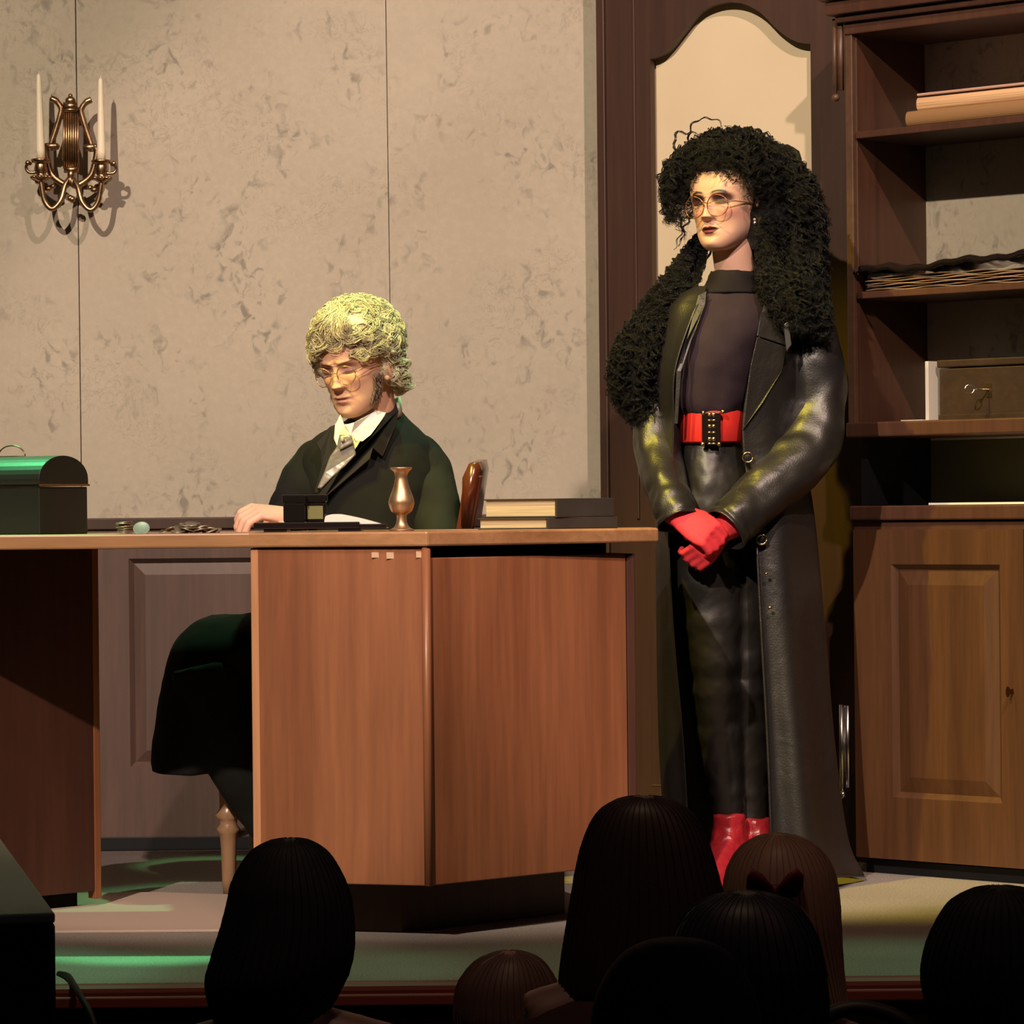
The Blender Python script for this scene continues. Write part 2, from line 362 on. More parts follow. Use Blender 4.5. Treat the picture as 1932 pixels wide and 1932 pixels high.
struct(MB().prism([(sl-.06, .8), (sr+.06, .8), (sr+.06, 2.3), (sl-.06, 2.3)], D, -.03, -.012).build('wall_right', M_cream, sm=False))
raised(q := MB(), lambda a, b, d: D(a, b, .024-d), .125, .55, .16, .86, 0, -.002, .010, .012, .03)
struct(q.build('trim_8', M_dwood, sm=False))

# ------------------------------------------------------------ open cabinet on the right
ca = math.radians(43); CU = Vector((math.cos(ca), -math.sin(ca))); CW = Vector((math.sin(ca), math.cos(ca)))
co = W(1605, 960, 8.0); CO = Vector((co.x, co.y))
def K(u, w, z): p = CO + CU*u + CW*w; return Vector((p.x, p.y, z))
KM = Matrix.Translation((CO.x, CO.y, 0)) @ Matrix.Rotation(-ca, 4, 'Z')
def kb(mb, u0, u1, w0, w1, z0, z1): return mb.box(((u0+u1)/2, (w0+w1)/2, (z0+z1)/2), (u1-u0, w1-w0, z1-z0), KM)
UW = .95; DP = .27
cab = thing('open_cabinet', 'tall dark wooden cabinet with open shelves above panelled cupboard doors', 'cabinet', K(0, 0, 0))
kb(MB(), 0, .02, .012, DP, .98, 1.90).build('side_panel', M_cabin, cab, False, .001)
kb(MB(), UW-.02, UW, .012, DP, .98, 1.90).build('side_panel', M_cabin, cab, False, .001)
kb(MB(), 0, UW, DP, DP+.012, .975, 1.90).build('back_panel', M_plaster, cab, False, label='mottled plaster coloured back panel')
kb(MB(), 0, UW, DP, DP+.012, .80, .974).build('niche_back', newmat('niche_green_light', (.085,.080,.035), .7), cab, False)  # green light falling into the niche painted as dark olive
st = kb(MB(), -.004, .016, 0, .014, .98, 1.90); st.build('stile', M_cabh, cab, False, .002)
kb(MB(), UW-.016, UW+.004, 0, .014, .98, 1.90).build('stile', M_cabh, cab, False, .002)
SH1, SH2, SHB = 1.669, 1.308, 1.014
for z, t in ((SH1, .016), (SH2, .016)): kb(MB(), .02, UW-.02, .004, DP, z-t, z).build('shelf', M_cabin, cab, False, .002)
kb(MB(), -.006, UW+.006, -.008, DP, SHB-.034, SHB).build('base_board', M_cabin, cab, False, .004)
cn = MB()
for (e, z0, z1) in ((.004, 1.888, 1.915), (.018, 1.915, 1.930), (.034, 1.932, 1.962), (.046, 1.964, 1.976)): kb(cn, -e, UW+e, -e, DP, z0, z1)
cn.build('cornice', M_cabin, cab, False, .003)
# niche between shelves and counter
kb(MB(), .008, .026, .03, DP, .828, .982).build('niche_side', M_black, cab, False)
kb(MB(), -.004, UW, .0, DP+.02, .793, .826).build('counter', M_cabin, cab, False, .004)
cp = kb(MB(), 0, UW, .012, DP, .034, .79); cp.build('cupboard_carcass', M_cabin, cab, False)
kb(MB(), .02, UW, .02, DP, .0, .03).build('plinth', M_black, cab, False)
for u0 in (.012, .485):
    dm = MB(); u1 = u0+.462; x0, x1, z0, z1 = u0+.105, u0+.40, .175, .695
    kb(dm, u0, x0, -.008, .012, .036, .772); kb(dm, x1, u1, -.008, .012, .036, .772); kb(dm, x0, x1, -.008, .012, z1, .772); kb(dm, x0, x1, -.008, .012, .036, z0)
    raised(dm, lambda a, b, d: K(a, -.008+d, b), x0, x1, z0, z1, 0, .003, .012, .012, .034)
    d = dm.build('cupboard_door', M_door, cab, False)
kn = MB().lathe([(.006,0),(.005,.012),(.011,.018),(.012,.026),(.004,.030)], (0,0,0), 16, Matrix.Rotation(PI/2, 4, 'X')); 
for p in kn.v: p.x, p.y, p.z = K(.445, p.y-.008, p.z+.42)
kn.build('door_knob', M_brass, cab)
for z0, z1 in ((1.765, 1.925), (.19, .375)):
    hp = kb(MB(), -.026, -.010, -.004, .004, z0, z1); 
    hp.tube([K(-.028, -.006, z0-.012), K(-.028, -.006, z1+.002)], .005, 10); hp.ball(K(-.026, -.006, z0-.016), .009, 8)
    hp.build('hinge', M_cabh if z0 > 1 else M_steel, cab)
# top edge item barely in frame
# things on the shelves
def kbook(name, label, cat, u0, u1, w0, w1, z, t, mc, mp, cov=.003):
    r = thing(name, label, cat, K((u0+u1)/2, (w0+w1)/2, z))
    kb(MB(), u0+.003, u1-.003, w0+.004, w1, z+cov, z+t-cov).build('pages', mp, r, False, .001)
    c = MB(); kb(c, u0, u1, w0, w1, z, z+cov); kb(c, u0, u1, w0, w1, z+t-cov, z+t)
    c.build('cover', mc, r, False, .001); return r
t = thing('ledger', 'thick tan ledger lying on the top shelf below the peach book', 'book', K(.4, .1, SH1))
kb(MB(), .168, .64, .025, .21, SH1+.004, SH1+.030).build('pages', M_page, t, False, .002)
lc = MB(); kb(lc, .16, .645, .012, .215, SH1, SH1+.004); kb(lc, .16, .645, .012, .215, SH1+.030, SH1+.034)
R = [[K(u, .014 - .010*math.sin(a), SH1+.017-.017*math.cos(a)) for a in [PI*k/10 for k in range(11)]] + [K(u, .018, SH1+.017+.013*math.cos(a)) for a in (0, PI)] for u in (.16, .645)]
lc.rings(R); lc.build('cover', M_tan, t, False, .001)
t = thing('flat_book', 'peach coloured book lying on top of the tan ledger on the shelf', 'book', K(.42, .1, SH1+.034))
pg = MB(); R = [[K(u, .022 - .008*math.sin(a), SH1+.034+.015-.0148*math.cos(a)) for a in [PI*k/10 for k in range(11)]] + [K(u, .19, SH1+.064), K(u, .19, SH1+.0342)] for u in (.183, .62)]
pg.rings(R).build('pages', M_peach, t, False, .001)
kb(MB(), .186, .615, .012, .19, SH1+.066, SH1+.072).build('cover', newmat('pink_cover', (.55,.33,.24), .5), t, False, .002)
# papers and dark folder
random.seed(3)
for k in range(7):
    z = SH2 + .001 + k*.0048; du, dw = random.uniform(-.012, .012), random.uniform(-.006, .01); mb = MB()
    nu, nw = 26, 6; vs = []; fs = []
    for i in range(nu+1):
        for j in range(nw+1):
            u = .045+du+i/nu*(.55 - .02*k); w = .012+dw+j/nw*.19
            vs.append(K(u, w, z + .0018*(1+math.sin(i*.9+k*1.7+j*.4)*math.cos(j*1.1))))
    for i in range(nu):
        for j in range(nw): a = i*(nw+1)+j; fs.append((a, a+nw+1, a+nw+2, a+1))
    mb.add(vs, fs); o = mod_solid(mb.build('paper_sheet', newmat('aged_paper', (.62-.03*k,.44-.02*k,.30-.015*k), .7), None), .0010)
    tag(o, 'loose sheet in the stack of crumpled papers on the middle shelf', 'paper', 'papers stacked under the black folder')
mb = MB(); vs = []; fs = []; nu, nw = 40, 8
for i in range(nu+1):
    for j in range(nw+1):
        u = .022+i/nu*.60; w = -.006+j/nw*.215
        z = SH2 + .052 + .004*math.sin(i*.45) + .003*math.sin(i*1.3+j) - (.006 if j == 0 else 0) + .010*smooth(.35, .6, i/nu)
        vs.append(K(u, w, z))
for i in range(nu):
    for j in range(nw): a = i*(nw+1)+j; fs.append((a, a+nw+1, a+nw+2, a+1))
t = thing('document_tray', 'glossy black document folder lying over the crumpled papers on the middle shelf', 'folder', K(.3, .1, SH2))
mod_solid(mb.add(vs, fs).build('cover', M_lacq, t), .012)
for u in (.028, .60): kb(MB(), u-.003, u+.003, .03, .2, SH2, SH2+.05).build('foot', M_lacq, t, False)
# wooden box with key, bookend
t = thing('wooden_box', 'dark wooden lock box with a key in it on the bottom shelf', 'box', K(.36, .18, SHB))
M_box = wood('box_wood', (.026,.014,.009), (.050,.028,.018), .45, 'x', 10)
kb(MB(), .172, .60, .105, .255, SHB, SHB+.118).build('body', M_box, t, False, .003)
kb(MB(), .168, .604, .101, .259, SHB+.120, SHB+.137).build('lid', M_box, t, False, .003)
kb(MB(), .172, .60, .101, .105, SHB, SHB+.014).build('base_molding', M_box, t, False, .001)
kb(MB(), .300, .316, .1035, .1055, SHB+.050, SHB+.080).build('escutcheon', M_brass, t, False)
ky = MB().tube([K(.308, .103, SHB+.067), K(.300, .055, SHB+.067)], .0022, 8)
kc = K(.298, .046, SHB+.067); ky.tube([kc + (K(0,1,0)-K(0,0,0))*(.009*math.cos(a)) + Vector((0,0,.010*math.sin(a))) + (K(1,0,0)-K(0,0,0))*(.006*math.cos(a)) for a in [2*PI*k/20 for k in range(21)]], .0022, 8)
ky.build('key', M_steel, t)
t = MB(); kb(t, .148, .157, .085, .2, SHB, SHB+.135); kb(t, .09, .15, .07, .2, SHB+.0005, SHB+.004)
tag(t.build('bookend', newmat('white_enamel', (.75,.70,.60), .4), None, False, .0008), 'white L shaped metal bookend standing beside the wooden lock box', 'bookend')
# pale rod lying in the niche
tag(kb(MB(), .18, .75, .05, .22, .8265, .831).build('paper_sheet', M_paper, None, False), 'pale flat sheet lying in the dark niche above the cupboard doors', 'paper')

# ------------------------------------------------------------ desk
TB, TT = .756, .785
desk = thing('desk', 'long wooden desk with oak top on angled veneered pedestals', 'desk', (-.3, 7.1, 0))
e1 = W(1241, 1010, 6.9).x
e1 = W(1241, 1010, 7.18).x
topo = [(-1.35, 6.90), (W(479,1010,6.86).x-.01, 6.862), (W(806,1010,6.75).x, 6.752), (e1, 7.15), (e1, 7.48), (-1.35, 7.48)]
MB().prism(topo, lambda a, b, t: Vector((a, b, t)), TB, TT).build('tabletop', M_top, desk, False, .004)
pA = W(479, 1300, 6.87); pB = W(806, 1300, 6.765); pC = W(1184, 1300, 7.13)
foot = [(pA.x, pA.y), (pB.x, pB.y), (pC.x, pC.y), (pC.x-.06, 7.36), (pA.x, 7.36)]
def vpr(mb, poly, z0, z1): return mb.prism(poly, lambda a, b, t: Vector((a, b, t)), z0, z1)
# two front panels as boards with their own corner joint
def board(P, Q, th, z0, z1, mat, name, ins=0):
    P = Vector(P); Q = Vector(Q); d = (Q-P).normalized(); nn = Vector((-d.y, d.x)); nn = nn if nn.y > 0 else -nn
    poly = [P+d*ins, Q-d*ins, Q-d*ins+nn*th, P+d*ins+nn*th]
    return vpr(MB(), [(p.x, p.y) for p in poly], z0, z1).build(name, mat, desk, False, .002)
ZP = .108
board(foot[0], foot[1], .018, ZP, TB-.001, M_desk, 'front_panel', .001)
board(foot[1], foot[2], .018, ZP, TB-.022, M_desk, 'front_panel', .001)
MB().tube([(pB.x, pB.y+.003, ZP), (pB.x, pB.y+.003, TB-.001)], .009, 12).build('corner_post', M_desk, desk)
sd = MB(); vpr(sd, [(pA.x-.004, pA.y+.001), (pA.x+.013, pA.y-.004), (pA.x+.013, 7.36), (pA.x-.004, 7.36)], ZP, TB-.001); sd.build('side_panel', M_edge, desk, False, .002, label='pale orange side edge')
board(foot[2], foot[3], .018, ZP, TB-.022, M_desk_shaded, 'side_panel')
board(foot[3], foot[4], .012, ZP, TB-.002, M_desk_shaded, 'back_panel')
vpr(MB(), [(pA.x+.03, pA.y+.04), (pB.x, pB.y+.04), (pC.x-.04, pC.y+.02), (pC.x-.08, 7.33), (pA.x+.03, 7.33)], TB-.04, TB-.001).build('top_rail', M_dark, desk, False)  # near-black filler, paints the shadow below the overhanging tabletop
pl = W(757, 1700, 6.93); pr_ = W(1066, 1700, 7.24)
vpr(MB(), [(pA.x+.12, 6.98), (pl.x, pl.y), (pr_.x, pr_.y), (pr_.x-.03, 7.33), (pA.x+.12, 7.33)], 0, ZP).build('plinth', M_desk_shaded, desk, False, .002)
# torn paper scraps glued under the top edge
for px, py, ww, hh in ((712, 1047, 22, 10), (740, 1048, 22, 12), (793, 1046, 16, 12)):
    k = (px-479)/(806-479); Y = lerp(6.87, 6.765, k)-.0015; mb = MB()
    a = W(px-ww/2, py-hh/2, Y); b = W(px+ww/2, py+hh/2, Y); mb.box(((a.x+b.x)/2, Y, (a.z+b.z)/2), (b.x-a.x, .001, a.z-b.z)); mb.build('paper_scrap', newmat('scrap_paper', (.68,.45,.30), .8), desk, False)
# left pedestal
lA = W(188, 1300, 7.42); d2 = Vector((-math.cos(math.radians(42)), -math.sin(math.radians(42))))
lB = Vector((lA.x, lA.y)) + d2*.62
vpr(MB(), [(lA.x, lA.y), (lA.x-.012, lA.y-.013), (lA.x-.030, lA.y+.01), (lA.x-.010, lA.y+.02)], .02, TB-.001).build('corner_post', M_desk, desk, False, .002)
board((lA.x-.012, lA.y-.012), lB, .018, .037, TB-.001, M_desk_shaded, 'side_panel')
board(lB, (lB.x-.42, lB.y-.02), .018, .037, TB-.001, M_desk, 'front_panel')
board((lA.x-.02, lA.y+.0), (lB.x-.42, 7.42), .012, .037, TB-.001, M_desk_shaded, 'back_panel')
vpr(MB(), [(lA.x-.05, lA.y-.01), (lB.x, lB.y+.05), (lB.x-.40, lB.y+.05), (lB.x-.40, 7.40)], 0, .04).build('plinth', M_dark, desk, False)

# thin slab coloured as a pool of pink light behind the stage edge
fb = MB(); A = [W(98, 1692, 7.2), W(230, 1688, 7.2), W(400, 1700, 7.2)]
def fl(px, py): # pixel on stage floor
    k = W(px, py, 1.0); Y = -EYE/(k.z-EYE); return (k.x*Y, Y)
poly = [fl(60, 1762), fl(700, 1757), fl(640, 1700), (fl(300,1688)[0], fl(300,1688)[1]), fl(60, 1690)]
tag(fb.prism(poly, lambda a, b, t: Vector((a, b, t)), .0, .006).build('floor_light_patch', newmat('pink_light_patch', (.50,.38,.33), .8), None, False, .002), 'thin slab painted as pink light on the stage in front of the left pedestal', 'light patch')

# ------------------------------------------------------------ desk clutter
z = TT
# black tin chest
ct = W(75, 1003, 6.98); t = thing('tin_chest', 'black tin chest with domed lid and brass rim at the left end of the desk', 'chest', (ct.x-.06, 7.0, TT))
cc = W(74, 1000, 6.97)
CR = Matrix.Translation((cc.x, cc.y, TT)) @ Matrix.Rotation(math.radians(-33), 4, 'Z')
def cl(x, y, zz): return CR @ Vector((x, y, zz))
MB().box((-.15, .075, .047), (.30, .146, .094), CR).build('body', M_chest, t, False, .002)
P = [(0, .098), (0, .110)] + [(.075-.075*math.cos(PI*k/16), .110 + .046*math.sin(PI*k/16)) for k in range(1, 16)] + [(.15, .110), (.15, .098)]
MB().rings([[cl(x, y, zz) for y, zz in P] for x in (-.30, .001)]).build('lid', M_chest, t, False, .001)
MB().box((-.15, .0745, .0975), (.306, .155, .004), CR).build('rim', M_gold, t, False)
hd = MB().tube([cl(-.13+.035*math.cos(a), 0.07, .156+.022*math.sin(a)) for a in [PI*k/16 for k in range(17)]] + [cl(-.10, .07, .156)], .0014, 8)
hd.build('handle', M_brass, t)
MB().box((-.12, -.002, .095), (.022, .004, .024), CR).build('latch', M_brass, t, False, .001)
# coins
random.seed(11); ci = 0
def coin(c, r, M, label, mat=None):
    mb = MB().lathe([(r*.9, -.0012), (r, -.0008), (r, .0008), (r*.9, .0012), (r*.86, .0008), (.001, .0008)], (0,0,0), 20)
    mb.v = [M @ p + Vector(c) for p in mb.v]
    return tag(mb.build('coin', mat or M_coin), label, 'coin', 'coins on the desk')
cs = W(236, 1000, 7.0)
for k in range(7):
    coin((cs.x+random.uniform(-.003,.003), 7.0+random.uniform(-.003,.003), TT+.0016+k*.0034), .0165, Matrix.Rotation(random.uniform(-.12,.12), 4, 'Y') @ Matrix.Rotation(random.uniform(-.1,.1), 4, 'X'), 'coin in the small stack right of the black tin chest')
p = W(267, 999, 6.93); coin((p.x, 6.93, TT+.010), .0165, Matrix.Rotation(.95, 4, 'X'), 'silver coin leaning against the small stack of coins beside the chest', newmat('silver_coin_green_lit', (.30,.42,.34), .5, .3))  # green stage light on this coin is tinted into its colour
for k in range(38):
    a = random.uniform(0, 2*PI); rr = random.random()**.7
    x = W(358, 1000, 7.0).x + .055*rr*math.cos(a); y = 7.02 + .05*rr*math.sin(a); lay = (1-rr)*.016
    coin((x, y, TT+.003+lay*random.uniform(.4, 1)), .0155, Matrix.Rotation(random.uniform(-.35,.35), 4, 'Y') @ Matrix.Rotation(random.uniform(-.35,.35), 4, 'X'), 'coin in the loose heap between the small coin stack and the inkstand')
# inkstand
a = W(481, 995, 6.98); b = W(722, 995, 6.98)
t = thing('inkstand', 'black wooden inkstand with two square ink bottles on the desk', 'inkstand', ((a.x+b.x)/2, 7.0, TT))
MB().box(((a.x+W(680,995,6.98).x)/2, 7.02, TT+.0125), (W(680,995,6.98).x-a.x, .15, .013)).build('tray', M_lacq, t, False, .002)
for px in (520, 660):
    q = W(px, 1000, 6.96); MB().box((q.x, 7.01, TT+.003), (.045, .12, .006)).build('foot', M_lacq, t, False)
for k, (p0, p1) in enumerate(((535, 578), (574, 616))):
    q0, q1 = W(p0, 985, 7.03), W(p1, 985, 7.03); w_ = q1.x-q0.x; x_ = (q0.x+q1.x)/2; yy = 7.03 + .02*k
    b_ = MB().box((x_, yy, TT+.038), (w_*.96, w_*.96, .038)).build('ink_bottle', M_glassd, t, False, .003)
    MB().box((x_, yy, TT+.0655), (w_*1.05, w_*1.05, .016)).build('lid', M_glassd, b_, False, .003)
    if k: MB().box((x_, yy-w_*.5, TT+.038), (w_*.7, .002, .026)).build('label_patch', M_label, b_, False)
# open white paper pad
top_c = [(x, y) for x, y in catn([(612,981),(616,973),(635,970),(660,974),(690,981),(722,990)], 4)]
bot_c = [(722,992.5),(690,991),(650,990),(612,989)]
bl = thing('writing_pad', 'open writing pad with curled white pages leaning on the inkstand', 'paper', (W(665,985,7).x, 7.0, TT))
MB().prism([(W(x,y,6.97).x, W(x,y,6.97).z) for x, y in top_c+bot_c], lambda a, b, t_: Vector((a, t_, b)), 6.97, 7.09).build('page', M_paper, bl, False, .0008)
q0, q1 = W(640, 998, 6.97), W(724, 998, 6.97)
MB().box(((q0.x+q1.x)/2+.006, 7.02, TT+.010), (q1.x-q0.x, .14, .009), None).build('backing', M_lacq, bl, False, .002)
# candlestick
c = W(758, 1000, 6.95)
pr = [(.0235,0),(.0240,.003),(.017,.006),(.0115,.014),(.0095,.026),(.0110,.032),(.0195,.038),(.0240,.048),(.0255,.057),(.0225,.068),(.0165,.084),(.0125,.100),(.0125,.108),(.0150,.116),(.0205,.121),(.0215,.124),(.019,.1245),(.013,.118),(.009,.10)]
tag(MB().lathe(catn(pr, 3), (c.x, 6.95, TT), 36).build('candlestick', M_brass2), 'small brass baluster candlestick without a candle on the desk', 'candlestick')
# two books
def tbook(name, label, x0, x1, xs_, y0, z0, th, rot, mc):
    # fore edge seen on the left, spine side on the right
    r = thing(name, label, 'book', ((x0+x1)/2, y0+.07, z0))
    Mx = Matrix.Translation((xs_, y0, z0)) @ Matrix.Rotation(rot, 4, 'Z')
    a0, a1 = x0-xs_, x1-xs_
    # local book: near corner at origin; fore-edge face runs to the left/back, cover face to the right/back
    L1 = Vector((a0*1.0, .05, 0)); L2 = Vector((a1, .075, 0))
    def quad(s, ins=0):
        o = Vector((0,0,0)); return [o+ (L1+L2).normalized()*ins, L1 + Vector((ins,0,0)), L1+L2 - (L1+L2).normalized()*ins, L2 - Vector((ins,0,0))]
    def pr(z0_, z1_, q): return MB().prism([(p.x, p.y) for p in q], lambda a, b, t: Mx @ Vector((a, b, t)), z0_, z1_)
    o = Vector((0,0,0)); ins = .006
    q = [o+Vector((-.001,.006,0)), L1+Vector((ins,.004,0)), L1+L2+Vector((-.004,-.006,0)), L2+Vector((-.004,.003,0))]
    pr(.003, th-.003, q).build('pages', M_page, r, False)
    full = [o, L1, L1+L2, L2]
    m_ = pr(0, .003, full); m2 = pr(th-.003, th, full); m_.add(m2.v, m2.f)
    sp = MB().prism([(p.x, p.y) for p in (o, L2, L2+Vector((-.002,.005,0)), o+Vector((-.004,.004,0)))], lambda a, b, t: Mx @ Vector((a, b, t)), 0, th)
    m_.add(sp.v, sp.f); m_.build('cover', mc, r, False, .0012); return r
Yb = 7.12
tbook('book', 'dark hardback book lying at the bottom of the pair on the desk', W(891,0,Yb+.05).x, W(1156,0,Yb+.07).x, W(1024,0,Yb).x, Yb, TT, .023, 0, M_bcov)
tbook('book', 'thick dark hardback book lying on top of the other book', W(902,0,Yb+.05).x, W(1150,0,Yb+.07).x, W(1041,0,Yb+.005).x, Yb+.005, TT+.0235, .038, 0, M_bcov)

# ------------------------------------------------------------ wall sconce with two candles
YS = YW - .07; sc = thing('wall_sconce', 'brass lyre shaped wall sconce with two arms on the plaster wall', 'sconce', W(135, 300, YW-.01))
def P(x, y, d=0): return W(x, y, YS+d)
py = MB()
for k in range(7):
    x = 121+k*4.3; py.tube([P(x, 212), P(x, 318)], .0030, 8)
py.box(((P(134,265)).x, YS+.006, P(134,265).z), (.036, .008, .14)); py.build('lyre_strings', M_brass, sc)
cp = MB()
cp.tube([P(116,207), P(150,207)], .006, 10); cp.tube([P(120,200), P(146,200)], .010, 12)
cp.ball(P(133,190), (.013,.010,.011), 10); cp.ball(P(133,181), .006, 8); cp.build('finial', M_brass, sc); cp = MB(); cp.tube([P(121,320), P(148,320)], .008, 10); cp.ball(P(134,330), (.009,.009,.014), 10); cp.build('string_base', M_brass, sc)
for s in (-1, 1):
    def Q(x, y, d=0): return P(134.5+s*x, y+ (0 if s < 0 else 2), d)
    ar = MB()
    ar.tube(catmull([Q(38,186), Q(28,191), Q(19,205), Q(22,222), Q(30,248), Q(38,272), Q(40,284)], 5), [.0080]*6+[.0072]*25, 10)
    ar.tube(catmull([Q(28,278), Q(40,276), Q(48,280), Q(46,300), Q(38,328), Q(20,344), Q(4,350)], 5), [.006]+[.0080]*29+[.006], 10)
    ar.ball(Q(36,276), (.019,.010,.010), 8); ar.ball(Q(28,280), (.006,.006,.004), 8); ar.ball(Q(46,274,-.003), (.008,.006,.006), 8)
    # acanthus leaf
    for (x, y, r) in ((52, 350, .008), (60, 342, .008), (68, 336, .007), (44, 356, .007), (36, 352, .006)): ar.ball(Q(x, y, -.004), (r*1.5, r*1.0, r*1.0), 8)
    ar.build('lyre_frame', M_brass, sc)
    am = MB(); am.tube(catmull([Q(3,336,-.01), Q(12,350,-.02), Q(20,378,-.03), Q(36,394,-.035), Q(50,380,-.035), Q(56,350,-.035), Q(58,335,-.035)], 6), .0066, 10)
    am.ball(Q(2,342,-.012), (.006,.006,.013), 8); am.ball(Q(2,374,-.012), .008, 10); am.build('arm', M_brass, sc)
    cu = MB(); c0 = Q(57, 333, -.035)
    cu.lathe([(.004,-.014),(.012,-.010),(.018,0),(.010,.004),(.014,.010),(.0165,.016),(.015,.028),(.014,.032),(.022,.034),(.024,.038),(.0245,.042),(.014,.043),(.010,.044)], c0, 24)
    for k in range(8): cu.ball(c0+Vector((.020*math.cos(k*PI/4), .020*math.sin(k*PI/4), -.002)), (.007,.007,.005), 6)
    cu.tube(catmull([c0+Vector((-.0*s,0,.012)), c0+Vector((s*.028,0,.010)), c0+Vector((s*.036,0,.022)), c0+Vector((s*.030,-.004,.034)), c0+Vector((s*.024,0,.030))], 4), .004, 8)
    cu.ball(c0+Vector((s*.031,-.005,.033)), .007, 8); cu.build('candle_cup', M_brass, sc)
    c1 = c0 + Vector((0, 0, .044)); top_ = W(134.5+s*61-6, 139 if s < 0 else 147, YS-.035)
    h = top_.z - c1.z; sh = top_.x-c1.x
    cd = MB(); cd.rings([[c1 + Vector((sh*zz*.3 + r*math.cos(2*PI*k/20), r*math.sin(2*PI*k/20), h*zz)) for k in range(20)] for r, zz in ((.0108,0),(.0105,.1),(.0085,.5),(.0062,.9),(.0050,.975),(.002,1.0))])
    cdl = thing('taper_candle', 'white taper candle in the %s cup of the brass sconce' % ('left' if s < 0 else 'right'), 'candle', c1, 'tapers in the sconce')
    cd.build('wax', M_wax, cdl); tp = c1+Vector((sh*.3, 0, h)); MB().tube([tp-Vector((0,0,.002)), tp+Vector((.0005,0,.006))], .0009, 6).build('wick', M_wax, cdl)
bp = MB().box((W(135,300,YW).x, (YS+YW)/2+.002, W(135,290,YW).z), (.03, YW-YS-.006, .05)); bp.build('wall_mount', M_brass, sc, False, .003)

